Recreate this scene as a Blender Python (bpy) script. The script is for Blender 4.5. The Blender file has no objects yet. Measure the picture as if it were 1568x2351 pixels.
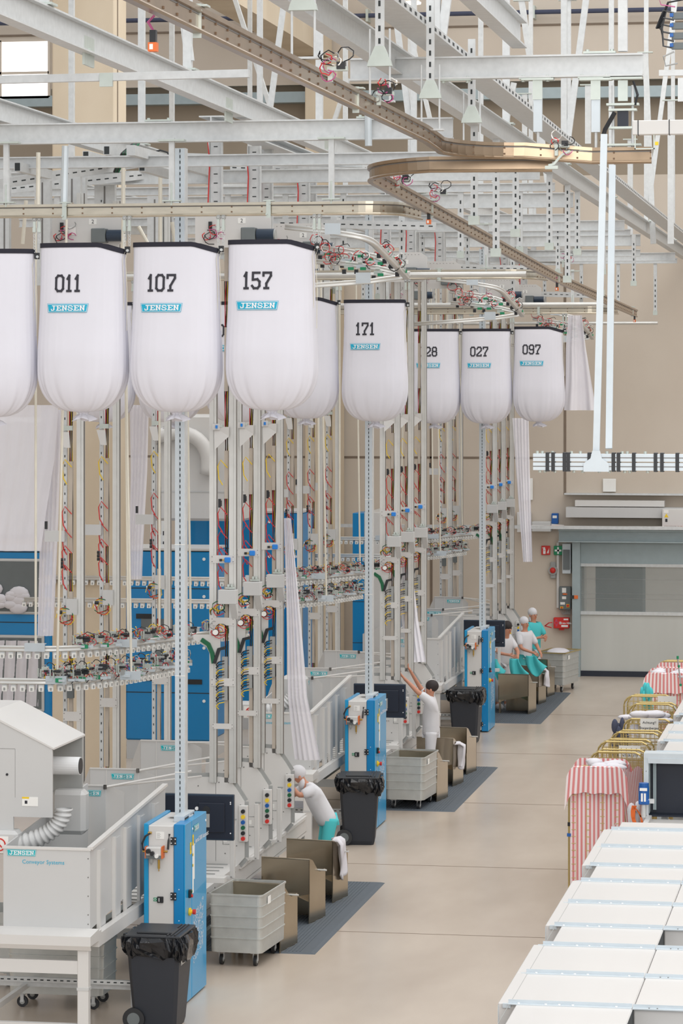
import bpy, math, random
from mathutils import Vector, Matrix
random.seed(7)
SC = bpy.context.scene
COL = SC.collection
# ------------------------------------------------ camera
YAW = math.atan(1228.0/7000.0)
cam_d = bpy.data.cameras.new('camera'); cam = bpy.data.objects.new('camera', cam_d); COL.objects.link(cam)
cam.location = (0, 0, 7.0); cam.rotation_euler = (math.pi/2, 0, YAW)
cam_d.sensor_fit = 'VERTICAL'; cam_d.sensor_height = 36.0; cam_d.sensor_width = 24.0
cam_d.lens = 36.0*7000.0/2351.0
cam_d.shift_y = -(1175.5-875.0)/2351.0
cam_d.clip_start = 0.5; cam_d.clip_end = 300
SC.camera = cam
# ------------------------------------------------ light
w = bpy.data.worlds.new('daylight'); SC.world = w; w.use_nodes = True
bg = w.node_tree.nodes['Background']; bg.inputs[0].default_value = (0.95, 0.97, 1.0, 1); bg.inputs[1].default_value = 0.92
def area(name, loc, rot, sx, sy, power, col):
    l = bpy.data.lights.new(name, 'AREA'); l.shape = 'RECTANGLE'; l.size = sx; l.size_y = sy; l.energy = power; l.color = col
    o = bpy.data.objects.new(name, l); COL.objects.link(o); o.location = loc; o.rotation_euler = rot
    return o
area('skylight', (0, 22, 22), (math.radians(-8), math.radians(12), 0), 16, 26, 2300, (1, .96, .91))
area('skylight', (-2, 52, 21), (0, math.radians(10), 0), 14, 26, 2600, (1, .96, .90))
area('camera_side_fill', (6, -6, 13), (math.radians(66), 0, math.radians(14)), 16, 8, 3000, (1, .97, .93))  # added soft fill from behind the camera; no window stands there
SC.view_settings.view_transform = 'Standard'; SC.view_settings.look = 'None'
SC.view_settings.exposure = 0.22; SC.view_settings.gamma = 1.0; SC.view_settings.use_curve_mapping = False

# ------------------------------------------------ place on the ground plan
CF, SF = math.cos(YAW), math.sin(YAW)
def XP(px, Y):                       # x of the sight line px at depth plane Y
    k = (px-784)/7000.0
    return Y*(k*CF-SF)/(CF+SF*k)
def ZP(py, X, Y):
    return 7-(py-875)*(CF*Y-SF*X)/7000.0
def W(px, py, Y):
    X = XP(px, Y); return Vector((X, Y, ZP(py, X, Y)))

# ------------------------------------------------ materials
def lin(c):
    return tuple(((v/255.0)/12.92 if v <= 10 else ((v/255.0+.055)/1.055)**2.4) for v in c)
MATS = {}
def mat(name, rgb, rough=.5, metal=0.0, var=.05, scale=6.0, bump=0.0, stretch=(1, 1, 1), alpha=None, trans=0.0, rv=.0, coat=0.0):
    m = bpy.data.materials.new(name); m.use_nodes = True; nt = m.node_tree; N = nt.nodes; L = nt.links
    b = N['Principled BSDF']
    tc = N.new('ShaderNodeTexCoord'); mp = N.new('ShaderNodeMapping'); mp.inputs['Scale'].default_value = stretch
    L.new(tc.outputs['Object'], mp.inputs['Vector'])
    nz = N.new('ShaderNodeTexNoise'); nz.inputs['Scale'].default_value = scale; nz.inputs['Detail'].default_value = 3
    L.new(mp.outputs[0], nz.inputs['Vector'])
    cr = N.new('ShaderNodeMix'); cr.data_type = 'RGBA'
    c = lin(rgb)
    cr.inputs['A'].default_value = tuple(max(0, v*(1-var*2)) for v in c)+(1,)
    cr.inputs['B'].default_value = tuple(min(1, v*(1+var*2)) for v in c)+(1,)
    L.new(nz.outputs[0], cr.inputs['Factor']); L.new(cr.outputs['Result'], b.inputs['Base Color'])
    b.inputs['Roughness'].default_value = rough; b.inputs['Metallic'].default_value = metal
    if rv:
        mr = N.new('ShaderNodeMapRange'); mr.inputs['To Min'].default_value = max(.02, rough-rv); mr.inputs['To Max'].default_value = rough+rv
        L.new(nz.outputs[0], mr.inputs['Value']); L.new(mr.outputs[0], b.inputs['Roughness'])
    if bump:
        bp = N.new('ShaderNodeBump'); bp.inputs['Strength'].default_value = bump; bp.inputs['Distance'].default_value = .01
        L.new(nz.outputs[0], bp.inputs['Height']); L.new(bp.outputs[0], b.inputs['Normal'])
    if coat: b.inputs['Coat Weight'].default_value = coat
    if trans: b.inputs['Transmission Weight'].default_value = trans
    if alpha is not None: b.inputs['Alpha'].default_value = alpha
    MATS[name] = m
    return m
def emat(name, rgb, s):
    m = bpy.data.materials.new(name); m.use_nodes = True; b = m.node_tree.nodes['Principled BSDF']
    b.inputs['Base Color'].default_value = lin(rgb)+(1,); b.inputs['Emission Color'].default_value = lin(rgb)+(1,); b.inputs['Emission Strength'].default_value = s
    return m
mBAG = mat('bag_cloth', (221, 221, 230), .9, var=.015, scale=3)
mBAND = mat('bag_band', (38, 38, 50), .8)
mINK = mat('print_ink', (52, 52, 60), .8)
mCYAN = mat('logo_cyan', (20, 170, 205), .6, var=.01)
mTEALLOGO = mat('logo_teal', (0, 175, 185), .5, var=.01)
mWHITE = mat('white_paint', (236, 238, 240), .5, var=.01)
mPAPER = mat('paper', (235, 235, 232), .8, var=.02)
mALU = mat('aluminium', (212, 212, 209), .36, .45, .04, 8)
mALUD = mat('aluminium_slot', (120, 118, 116), .45, .5, .04)
mGALV = mat('galvanised_steel', (202, 205, 206), .45, .25, .08, 14, rv=.1)
mPALE = mat('pale_blue_galvanised', (198, 207, 213), .4, .3, .03, 9)
mZINC = mat('zinc_plate', (192, 200, 194), .4, .5, .05, 12)
mGREY = mat('light_grey_enamel', (196, 197, 197), .42, 0, .01, 2, coat=.15)
mLID = mat('cover_enamel', (204, 202, 200), .42, 0, .015, 1, coat=.1)
mGREYW = mat('warm_white_enamel', (210, 209, 207), .4, 0, .01, 2, coat=.15)
mGREYD = mat('mid_grey_enamel', (158, 160, 159), .45)
mINNER = mat('dark_grey_inside', (105, 112, 114), .6)
mBLUE = mat('blue_enamel', (0, 150, 205), .34, 0, .01, 2, coat=.3)
mBLUED = mat('deep_blue_enamel', (0, 128, 190), .4, 0, .01, 2, coat=.2)
mMOTOR = mat('motor_blue', (20, 90, 165), .4)
mSLOT = mat('dark_slot', (45, 50, 52), .7)
mBLACK = mat('black_plastic', (34, 36, 40), .42)
mBINB = mat('bin_plastic', (38, 43, 52), .5, 0, .03, 5)
mLINER = mat('bin_liner', (26, 28, 32), .16, 0, .1, 16, bump=.9)
mSCREEN = mat('monitor_casing', (36, 52, 70), .3, 0, .03)
mRAIL = mat('worn_steel_rail', (192, 184, 168), .28, .8, .10, 5, stretch=(1, 1, 4))
mRAILB = mat('bronze_steel_rail', (152, 133, 112), .28, .85, .12, 4)
mINOX = mat('stainless_chute', (182, 170, 150), .20, .95, .08, 3, stretch=(1, 1, .4), rv=.06)
mMAT = mat('rubber_mat', (84, 92, 100), .75, 0, .06, 20)
mCONT = mat('aluminium_container', (192, 194, 191), .42, .45, .06, 10, rv=.08)
mYEL = mat('yellow', (235, 200, 40), .5)
mRED = mat('red', (205, 45, 38), .45)
mORG = mat('orange', (220, 110, 50), .5)
mGRN = mat('pcb_green', (25, 140, 95), .5)
mGRND = mat('dark_green', (10, 95, 60), .5)
mBLU2 = mat('valve_blue', (35, 130, 220), .45)
mCRED = mat('red_hose', (205, 50, 50), .4)
mPINK = mat('violet_cable', (185, 90, 140), .5)
mRUST = mat('rust_bolt', (118, 94, 72), .6)
mBEIGE = mat('beige_rod', (222, 218, 205), .45, .2)
mBRASS = mat('brass', (190, 155, 80), .35, .8)
mGOLD = mat('yellow_chromate_steel', (196, 176, 120), .32, .7, .1, 6)
mSKIN = mat('skin', (196, 140, 115), .6)
mSHIRT = mat('white_workwear', (216, 216, 220), .9, 0, .02)
mTEAL = mat('teal_workwear', (80, 195, 200), .9, 0, .03)
mHAIR = mat('dark_hair', (45, 38, 38), .7)
mCLOTH = mat('white_linen', (216, 214, 220), .9, 0, .03, 9, bump=.4)
mVEIL = mat('sheer_white_linen', (236, 235, 242), .9, 0, .02, 3, alpha=.86)
mNAVY = mat('navy_cloth', (70, 75, 95), .9)
mTAN = mat('tan_cable_duct', (190, 180, 168), .6)
mGLASS = mat('clear_pvc', (150, 158, 158), .12, 0, .05, alpha=.45)
mBLKBELT = mat('dark_belt', (24, 32, 48), .4)
mTEALST = mat('teal_grey_steel', (158, 172, 176), .42, .3)
mLAMP = emat('lamp_glow', (255, 240, 215), 6)
mSKY = emat('sky_glow', (250, 252, 255), 1.3)

def nodes_of(m): return m.node_tree.nodes, m.node_tree.links, m.node_tree.nodes['Principled BSDF']
# striped cloth
mSTRIPE = bpy.data.materials.new('pink_striped_cloth'); mSTRIPE.use_nodes = True
N, L, b = nodes_of(mSTRIPE)
uv = N.new('ShaderNodeTexCoord'); sp = N.new('ShaderNodeSeparateXYZ'); L.new(uv.outputs['UV'], sp.inputs[0])
m1 = N.new('ShaderNodeMath'); m1.operation = 'MULTIPLY'; m1.inputs[1].default_value = 13; L.new(sp.outputs[0], m1.inputs[0])
m2 = N.new('ShaderNodeMath'); m2.operation = 'FRACT'; L.new(m1.outputs[0], m2.inputs[0])
m3 = N.new('ShaderNodeMath'); m3.operation = 'GREATER_THAN'; m3.inputs[1].default_value = .5; L.new(m2.outputs[0], m3.inputs[0])
mx = N.new('ShaderNodeMix'); mx.data_type = 'RGBA'; mx.inputs['A'].default_value = lin((238, 226, 226))+(1,); mx.inputs['B'].default_value = lin((218, 138, 138))+(1,)
L.new(m3.outputs[0], mx.inputs['Factor']); L.new(mx.outputs['Result'], b.inputs['Base Color']); b.inputs['Roughness'].default_value = .9
# concrete floor and walls
def concrete(name, a, c, rough, sc, stretch, streak=None, bump=.02, rv=.06):
    m = bpy.data.materials.new(name); m.use_nodes = True; N, L, b = nodes_of(m)
    tc = N.new('ShaderNodeTexCoord'); mp = N.new('ShaderNodeMapping'); mp.inputs['Scale'].default_value = stretch
    L.new(tc.outputs['Object'], mp.inputs[0])
    n1 = N.new('ShaderNodeTexNoise'); n1.inputs['Scale'].default_value = sc; n1.inputs['Detail'].default_value = 4; n1.inputs['Roughness'].default_value = .5
    L.new(mp.outputs[0], n1.inputs['Vector'])
    rp = N.new('ShaderNodeValToRGB'); rp.color_ramp.elements[0].position = .3; rp.color_ramp.elements[1].position = .7
    rp.color_ramp.elements[0].color = lin(a)+(1,); rp.color_ramp.elements[1].color = lin(c)+(1,)
    L.new(n1.outputs[0], rp.inputs[0]); src = rp.outputs[0]
    n2 = N.new('ShaderNodeTexNoise'); n2.inputs['Scale'].default_value = 60; n2.inputs['Detail'].default_value = 2
    L.new(tc.outputs['Object'], n2.inputs['Vector'])
    mu = N.new('ShaderNodeMix'); mu.data_type = 'RGBA'; mu.blend_type = 'MULTIPLY'; mu.inputs['Factor'].default_value = .05
    L.new(src, mu.inputs['A']); L.new(n2.outputs[0], mu.inputs['B']); L.new(mu.outputs['Result'], b.inputs['Base Color'])
    mr = N.new('ShaderNodeMapRange'); mr.inputs['To Min'].default_value = rough-rv; mr.inputs['To Max'].default_value = rough+rv
    L.new(n1.outputs[0], mr.inputs['Value']); L.new(mr.outputs[0], b.inputs['Roughness'])
    return m
mFLOOR = concrete('polished_concrete_floor', (184, 170, 156), (206, 193, 179), .24, .55, (1, .35, 1))
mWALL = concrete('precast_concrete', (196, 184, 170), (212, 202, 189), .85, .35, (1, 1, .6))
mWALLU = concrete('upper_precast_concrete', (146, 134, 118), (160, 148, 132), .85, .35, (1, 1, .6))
mCOLM = concrete('smooth_concrete_column', (200, 184, 160), (216, 202, 180), .85, .8, (1, 1, .5))
mJOINT = mat('joint', (126, 112, 98), .8)

# ------------------------------------------------ mesh builder
class MB:
    def __init__(s, m=None): s.v = []; s.f = []; s.mi = []; s.ms = []; s.uv = None; s.cur = 0; s.use(m) if m else None
    def use(s, m):
        if m not in s.ms: s.ms.append(m)
        s.cur = s.ms.index(m); return s
    def add(s, vs, fs):
        o = len(s.v); s.v.extend([tuple(p) for p in vs]); s.f.extend([tuple(i+o for i in f) for f in fs]); s.mi.extend([s.cur]*len(fs)); return s
    def box(s, x0, y0, z0, x1, y1, z1):
        return s.add([(x0,y0,z0),(x1,y0,z0),(x1,y1,z0),(x0,y1,z0),(x0,y0,z1),(x1,y0,z1),(x1,y1,z1),(x0,y1,z1)],
                     [(0,3,2,1),(4,5,6,7),(0,1,5,4),(1,2,6,5),(2,3,7,6),(3,0,4,7)])
    def cb(s, x, y, z, a, b, c): return s.box(x-a/2, y-b/2, z-c/2, x+a/2, y+b/2, z+c/2)
    def bb(s, x0, y0, z0, x1, y1, z1, r=.01):    # box with chamfered edges
        P = []
        for x, sx in ((x0, 1), (x1, -1)):
            for y, sy in ((y0, 1), (y1, -1)):
                for z, sz in ((z0, 1), (z1, -1)):
                    P.append((x, y+sy*r, z+sz*r)); P.append((x+sx*r, y, z+sz*r)); P.append((x+sx*r, y+sy*r, z))
        def I(a, b_, c, k): return ((a*2+b_)*2+c)*3+k
        F = []
        F += [tuple(I(0,*q,0) for q in ((0,0),(0,1),(1,1),(1,0))), tuple(I(1,*q,0) for q in ((0,0),(1,0),(1,1),(0,1)))]
        F += [tuple(I(q[0],0,q[1],1) for q in ((0,0),(1,0),(1,1),(0,1))), tuple(I(q[0],1,q[1],1) for q in ((0,0),(0,1),(1,1),(1,0)))]
        F += [tuple(I(*q,0,2) for q in ((0,0),(0,1),(1,1),(1,0))), tuple(I(*q,1,2) for q in ((0,0),(1,0),(1,1),(0,1)))]
        for a in (0,1):
            for c in (0,1):
                F.append((I(a,0,c,0),I(a,1,c,0),I(a,1,c,2),I(a,0,c,2)))
                F.append((I(0,a,c,1),I(1,a,c,1),I(1,a,c,2),I(0,a,c,2)))
                F.append((I(a,c,0,0),I(a,c,1,0),I(a,c,1,1),I(a,c,0,1)))
                for e in (0,1): F.append((I(a,c,e,0),I(a,c,e,1),I(a,c,e,2)))
        return s.add(P, F)
    def sweep(s, pts, prof, up=(0,0,1), cap=True, closed=False):
        pts = [Vector(p) for p in pts]; n = len(pts); k = len(prof); vs = []; up = Vector(up)
        for i, p in enumerate(pts):
            if closed: t = pts[(i+1) % n]-pts[i-1]
            else: t = pts[min(i+1, n-1)]-pts[max(i-1, 0)]
            t.normalize(); u = up
            if abs(t.dot(u)) > .98: u = Vector((0, 1, 0)) if abs(t.y) < .9 else Vector((1, 0, 0))
            sd = t.cross(u).normalized(); u2 = sd.cross(t).normalized()
            mt = 1.0
            if 0 < i < n-1:
                a = (pts[i]-pts[i-1]).normalized(); b_ = (pts[i+1]-pts[i]).normalized()
                mt = 1/max(.5, math.sqrt(max(.01, (1+a.dot(b_))/2)))
            for (a, b_) in prof: vs.append(p+sd*a*mt+u2*b_)
        fs = []
        for i in range(n if closed else n-1):
            j = (i+1) % n
            for q in range(k): fs.append((i*k+q, i*k+(q+1) % k, j*k+(q+1) % k, j*k+q))
        if cap and not closed: fs.append(tuple(range(k-1, -1, -1))); fs.append(tuple((n-1)*k+q for q in range(k)))
        return s.add(vs, fs)
    def bar(s, p, q, w_, h, up=(0,0,1)):
        return s.sweep([p, q], [(-w_/2,-h/2),(w_/2,-h/2),(w_/2,h/2),(-w_/2,h/2)], up)
    def tube(s, pts, r, n=8): return s.sweep(pts, [(r*math.cos(2*math.pi*i/n), r*math.sin(2*math.pi*i/n)) for i in range(n)])
    def prism(s, poly, ax, a, b_):
        n = len(poly)
        def P(u, v_, t): return {'y': (u, t, v_), 'x': (t, u, v_), 'z': (u, v_, t)}[ax]
        vs = [P(u, v_, a) for u, v_ in poly]+[P(u, v_, b_) for u, v_ in poly]
        fs = [tuple(range(n)), tuple(range(2*n-1, n-1, -1))]+[(i, i+n, (i+1) % n+n, (i+1) % n) for i in range(n)]
        return s.add(vs, fs)
    def cyl(s, c, r, h, ax='z', n=16):
        p = [(r*math.cos(2*math.pi*i/n), r*math.sin(2*math.pi*i/n)) for i in range(n)]
        x, y, z = c
        if ax == 'z': return s.prism([(x+a, y+b_) for a, b_ in p], 'z', z-h/2, z+h/2)
        if ax == 'y': return s.prism([(x+a, z+b_) for a, b_ in p], 'y', y-h/2, y+h/2)
        return s.prism([(y+a, z+b_) for a, b_ in p], 'x', x-h/2, x+h/2)
    def ell(s, c, rx, ry, rz, n=14, m=9):
        vs = []; fs = []
        for j in range(m+1):
            a = math.pi*j/m
            for i in range(n):
                t = 2*math.pi*i/n; vs.append((c[0]+rx*math.sin(a)*math.cos(t), c[1]+ry*math.sin(a)*math.sin(t), c[2]+rz*math.cos(a)))
        for j in range(m):
            for i in range(n): fs.append((j*n+i, (j+1)*n+i, (j+1)*n+(i+1) % n, j*n+(i+1) % n))
        return s.add(vs, fs)
    def grid(s, nu, nv, fn, uvs=False):
        vs = [fn(i/nu, j/nv) for j in range(nv+1) for i in range(nu+1)]
        fs = [(j*(nu+1)+i, j*(nu+1)+i+1, (j+1)*(nu+1)+i+1, (j+1)*(nu+1)+i) for j in range(nv) for i in range(nu)]
        if uvs:
            if s.uv is None: s.uv = {}
            o = len(s.v)
            for j in range(nv+1):
                for i in range(nu+1): s.uv[o+j*(nu+1)+i] = (i/nu, j/nv)
        return s.add(vs, fs)
    def mesh(s, name, smooth=False):
        me = bpy.data.meshes.new(name); me.from_pydata(s.v, [], s.f)
        for m in s.ms: me.materials.append(m)
        if len(s.ms) > 1: me.polygons.foreach_set('material_index', s.mi)
        if smooth: me.polygons.foreach_set('use_smooth', [True]*len(s.f))
        if s.uv:
            l = me.uv_layers.new(name='uv')
            for lp in me.loops: l.data[lp.index].uv = s.uv.get(lp.vertex_index, (0, 0))
        me.update(); return me
    def build(s, name, parent=None, smooth=False, loc=None):
        return link(name, s.mesh(name, smooth), parent, loc)

KIDS = {}
def link(name, me, parent=None, loc=None):
    o = bpy.data.objects.new(name, me); COL.objects.link(o)
    if parent is not None: o.parent = parent; KIDS.setdefault(parent.name, []).append(o)
    if loc is not None: o.location = loc
    return o
def tag(o, label, cat, group=None, kind=None):
    o['label'] = label; o['category'] = cat
    if group: o['group'] = group
    if kind: o['kind'] = kind
    return o
def thing(name, label, cat, loc=(0,0,0), rz=0, group=None):
    o = bpy.data.objects.new(name, None); COL.objects.link(o); o.location = loc; o.rotation_euler = (0, 0, rz); o.empty_display_size = .1
    return tag(o, label, cat, group)
def struct(mb, name, loc=None):
    o = mb.build(name, None, False, loc); o['kind'] = 'structure'; return o
def copy_tree(o, parent=None, loc=None, label=None, rz=None, skip=()):
    c = o.copy(); COL.objects.link(c)
    if parent is not None: c.parent = parent; KIDS.setdefault(parent.name, []).append(c)
    if loc is not None: c.location = loc
    if rz is not None: c.rotation_euler = (0, 0, rz)
    if label: c['label'] = label
    for k in KIDS.get(o.name, []):
        if k.name.split('.')[0] in skip: continue
        copy_tree(k, c)
    return c
mCURT = mat('door_curtain', (190, 192, 188), .55, 0, .04, 1.2, stretch=(2, 1, .2))
def shift(mb, loc):
    mb.v = [(a-loc[0], b_-loc[1], c-loc[2]) for a, b_, c in mb.v]; return mb
def solo(mb, name, label, cat, group=None, smooth=False, kind=None):     # a one-mesh thing given in world coordinates, origin at its base
    xs = [p[0] for p in mb.v]; ys = [p[1] for p in mb.v]; zs = [p[2] for p in mb.v]
    loc = ((min(xs)+max(xs))/2, (min(ys)+max(ys))/2, min(zs))
    shift(mb, loc); return tag(mb.build(name, None, smooth, loc), label, cat, group, kind)
def rect(w_, h): return [(-w_/2,-h/2),(w_/2,-h/2),(w_/2,h/2),(-w_/2,h/2)]
def ibeam(w_, h, t=.012):
    return [(-w_/2,-h/2),(w_/2,-h/2),(w_/2,-h/2+t),(t/2,-h/2+t),(t/2,h/2-t),(w_/2,h/2-t),(w_/2,h/2),(-w_/2,h/2),(-w_/2,h/2-t),(-t/2,h/2-t),(-t/2,-h/2+t),(-w_/2,-h/2+t)]
def arc(c, r, a0, a1, n, z=0):
    return [(c[0]+r*math.cos(a0+(a1-a0)*i/n), c[1]+r*math.sin(a0+(a1-a0)*i/n), z) for i in range(n+1)]

# ------------------------------------------------ writing
STK = {'0': [[(.15,0),(.45,0),(.6,.15),(.6,.85),(.45,1),(.15,1),(0,.85),(0,.15),(.15,0)]],
 '1': [[(.08,.8),(.3,1),(.3,0)], [(.08,0),(.52,0)]],
 '2': [[(0,.8),(.15,1),(.45,1),(.6,.85),(.6,.62),(0,.12),(0,0),(.6,0),(.6,.12)]],
 '5': [[(.58,1),(.05,1),(.05,.55),(.42,.58),(.6,.42),(.6,.15),(.45,0),(.15,0),(0,.15)]],
 '7': [[(0,.82),(0,1),(.6,1),(.6,.8),(.25,.3),(.25,0)], [(.1,0),(.4,0)]],
 '8': [[(.15,0),(.45,0),(.6,.13),(.6,.4),(.48,.52),(.12,.52),(0,.4),(0,.13),(.15,0)], [(.12,.52),(.03,.62),(.03,.87),(.15,1),(.45,1),(.57,.87),(.57,.62),(.48,.52)]],
 '9': [[(0,.12),(.15,0),(.45,0),(.6,.15),(.6,.85),(.45,1),(.15,1),(0,.85),(0,.6),(.15,.47),(.45,.47),(.6,.6)]],
 'J': [[(.2,1),(.62,1)], [(.42,1),(.42,.15),(.3,0),(.1,0),(.05,.25)]],
 'E': [[(.0,1),(.6,1),(.6,.8)], [(.16,1),(.16,0)], [(0,0),(.6,0),(.6,.2)], [(.16,.52),(.45,.52)]],
 'N': [[(.0,1),(.2,1)], [(.1,1),(.1,0)], [(.1,1),(.52,0)], [(.52,0),(.52,1)], [(0,0),(.2,0)], [(.42,1),(.62,1)]],
 'S': [[(.56,.72),(.56,.9),(.4,1),(.15,1),(.03,.85),(.1,.62),(.5,.4),(.6,.2),(.45,0),(.15,0),(.03,.12),(.03,.3)]]}
def strokes(mb, s, fmap, x0, y0, h, wd, gap, t, off, seg=.06):
    x = x0
    for ch in s:
        for pl in STK[ch]:
            for a, b_ in zip(pl[:-1], pl[1:]):
                ax, ay, bx, by = x+a[0]/.6*wd, y0+a[1]*h, x+b_[0]/.6*wd, y0+b_[1]*h
                l = math.hypot(bx-ax, by-ay); dx, dy = (bx-ax)/l, (by-ay)/l
                ax -= dx*t/2; ay -= dy*t/2; bx += dx*t/2; by += dy*t/2
                n = max(1, int(l/seg)); tt = t
                vs = []
                for i in range(n+1):
                    q = i/n; cx, cy = ax+(bx-ax)*q, ay+(by-ay)*q
                    vs += [fmap(cx-dy*tt/2, cy+dx*tt/2, off), fmap(cx+dy*tt/2, cy-dx*tt/2, off)]
                mb.add(vs, [(2*i, 2*i+1, 2*i+3, 2*i+2) for i in range(n)])
        x += wd+gap
def logo(mb, fmap, w_=.5, h=.1, c=None):
    c = c or mCYAN
    def trap(k, off, m):
        mb.use(m); a = w_/2-k; hh = h/2-k; n = 10; vs = []
        for i in range(n+1):
            q = -1+2*i/n; vs += [fmap(q*(a-h*.16), -hh, off), fmap(q*a, hh, off)]
        mb.add(vs, [(2*i, 2*i+2, 2*i+3, 2*i+1) for i in range(n)])
    trap(0, .003, c); trap(h*.05, .005, mWHITE); trap(h*.10, .007, c)
    mb.use(mWHITE)
    cw = w_*.80/6.9
    strokes(mb, 'JENSEN', fmap, -w_*.40+cw*.05, -h*.25, h*.5, cw*.92, cw*.28, h*.10, .009)
    # heavy stems
    for i, xs in enumerate(([.42], [.16], [.10, .52], [], [.16], [.10, .52])):
        for q in xs:
            xx = -w_*.40+cw*.05+i*cw*1.2+q/.6*cw*.92
            strokes_rect(mb, fmap, xx-cw*.13, -h*.25, xx+cw*.13, h*.25, .010)
def strokes_rect(mb, fmap, x0, y0, x1, y1, off):
    mb.add([fmap(x0, y0, off), fmap(x1, y0, off), fmap(x1, y1, off), fmap(x0, y1, off)], [(0, 1, 2, 3)])
TXT = {}
def text(mb, s, fmap, size, off=.003, align='LEFT', bold=0):
    key = (s, align, bold)
    if key not in TXT:
        cu = bpy.data.curves.new('t', 'FONT'); cu.body = s; cu.size = 1; cu.align_x = align; cu.resolution_u = 2; cu.offset = bold; cu.space_line = 1.1
        ob = bpy.data.objects.new('t', cu); COL.objects.link(ob)
        dg = bpy.context.evaluated_depsgraph_get(); me = bpy.data.meshes.new_from_object(ob.evaluated_get(dg))
        TXT[key] = ([tuple(v.co) for v in me.vertices], [tuple(p.vertices) for p in me.polygons])
        bpy.data.objects.remove(ob); bpy.data.meshes.remove(me); bpy.data.curves.remove(cu)
    vs, fs = TXT[key]
    mb.add([fmap(v[0]*size, v[1]*size, off) for v in vs], fs)
def front(x, y, z): return lambda u, v, o: (x+u, y-o, z+v)          # faces the camera side (-Y)
def side(x, y, z): return lambda u, v, o: (x+o, y+u, z+v)           # faces the aisle (+X)
ORD = ['nearest', 'middle', 'farthest']
SEC = 13.5
# ================================================ SETTING
struct(MB(mFLOOR).box(-32, -6, -.2, 14, 72.6, 0), 'floor')
j = MB(mJOINT)
for x in (-3.9, -16): j.box(x-.006, 14, .0005, x+.006, 72.5, .003)
for y in (31.4, 38.2, 43.6, 50.2, 57, 63.8): j.box(-31, y-.006, .0005, 10, y+.006, .003)
struct(j, 'trim_1')
wl = MB(mWALL).box(-32, 72.5, 0, -6.85, 73.1, 11.9).box(-6.85, 72.5, 3.25, 14, 73.1, 11.9)
wl.use(mJOINT)
for x in (XP(1297, 72.5), XP(990, 72.5), XP(560, 72.5), -22.0): wl.box(x-.03, 72.49, 4.3 if x > -8.4 else 0, x+.03, 72.51, 11.88)
wl.box(-31, 72.49, 5.14, XP(1297, 72.5), 72.51, 5.19)
struct(wl, 'wall_back')
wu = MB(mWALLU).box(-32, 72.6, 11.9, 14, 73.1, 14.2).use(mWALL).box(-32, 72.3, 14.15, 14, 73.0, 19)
wu.use(mJOINT).box(-31, 72.28, 15.45, 12, 72.32, 15.5)
struct(wu, 'wall_back.001')
struct(MB(mTEALST).box(-31, 72.2, 13.72, 12, 72.7, 13.98), 'trim_2')
struct(MB(mWALL).box(-32.4, -6, 0, -32, 73, 19), 'wall_left')
struct(MB(mWALL).box(13, -6, 0, 13.4, 73, 8.5), 'wall_right')
pl = MB(mGALV)
for x in (-12.6, -9.75, -6.95, -4.45): pl.box(x-.1, 12, 18.15, x+.1, 72.4, 18.4)
for y in range(16, 72, 7): pl.box(-31, y-.1, 18.4, 12.5, y+.1, 18.7)
struct(pl, 'ceiling')
# glazed band high in the back wall
for i, (x0, x1) in enumerate(((-22.4, XP(112, 72.2)),)):
    wn = MB(mSKY).box(x0, 72.26, 13.98, x1, 72.3, 15.35).use(mWALL)
    for z in (13.95, 14.55, 15.35): wn.box(x0, 72.2, z-.03, x1, 72.3, z+.03)
    for x in (x0, (x0+x1)/2, x1): wn.box(x-.03, 72.2, 13.95, x+.03, 72.3, 15.35)
    struct(wn, 'window_1')
# columns and girder
c = MB(mCOLM).bb(-13.83, 50.3, 0, -12.74, 51.15, 19, .02); c.use(mJOINT).box(-12.74, 50.5, 0, -12.73, 50.54, 19); struct(c, 'trim_3')
struct(MB(mCOLM).bb(XP(700, 71.4), 71.4, 0, XP(774, 71.4), 72.4, 14.7, .02), 'trim_4')
struct(MB(mCOLM).box(-13.6, 51.15, 14.75, -12.9, 72.2, 17.2), 'trim_5')
struct(MB(mCOLM).bb(-19.6, 50.3, 0, -18.9, 51.2, 19, .02), 'trim_6')
pp = MB(mNAVY).tube([(-31, 72.0, 15.75), (10, 72.0, 15.75)], .055, 10)
for x in range(-24, 8, 4): pp.use(mZINC).box(x-.03, 71.9, 15.6, x+.03, 72.3, 15.9)
solo(pp, 'pipe', 'dark blue pipe running along the upper back wall', 'pipe')
# roll-up door
dx0, dx1 = XP(1333, 72.2), -2.6
dr = thing('door_1', '', 'door', (dx0, 72.3, 0)); del dr['label'], dr['category']; dr['kind'] = 'structure'
def dpart(n, m, *b, **k):
    o = MB(m); [o.box(*q) for q in b]; shift(o, dr.location); return o.build(n, k.get('p', dr))
z1, z2, z3, z4 = ZP(1549, -5, 72.3), ZP(1410, -5, 72.3), ZP(1300, -5, 72.3), ZP(1246, -5, 72.3)
zb = .12
dpart('lower_curtain', mCURT, (dx0, 72.28, zb, dx1, 72.3, z2)); dpart('bottom_seal', mBLKBELT, (dx0, 72.24, 0, dx1, 72.32, .13))
dpart('upper_curtain', mTEALST, (dx0, 72.28, z3, dx1, 72.3, 3.4))
dpart('curtain_bar', mGALV, (dx0, 72.24, z2-.03, dx1, 72.3, z2+.05)); dpart('curtain_bar', mGALV, (dx0, 72.24, z3-.02, dx1, 72.3, z3+.05))
win = dpart('clear_window', mGLASS, (dx0, 72.285, z2, dx1, 72.295, z3))
rib = MB(mGREYD)
for i in (2, 3, 6): rib.box(dx0, 72.28, z2+.12+i*.115, dx1, 72.284, z2+.125+i*.115)
shift(rib, dr.location).build('fold_line', win)
dpart('side_frame', mTEALST, (XP(1314, 72.1), 72.05, 0, dx0, 72.5, 3.35))
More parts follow.
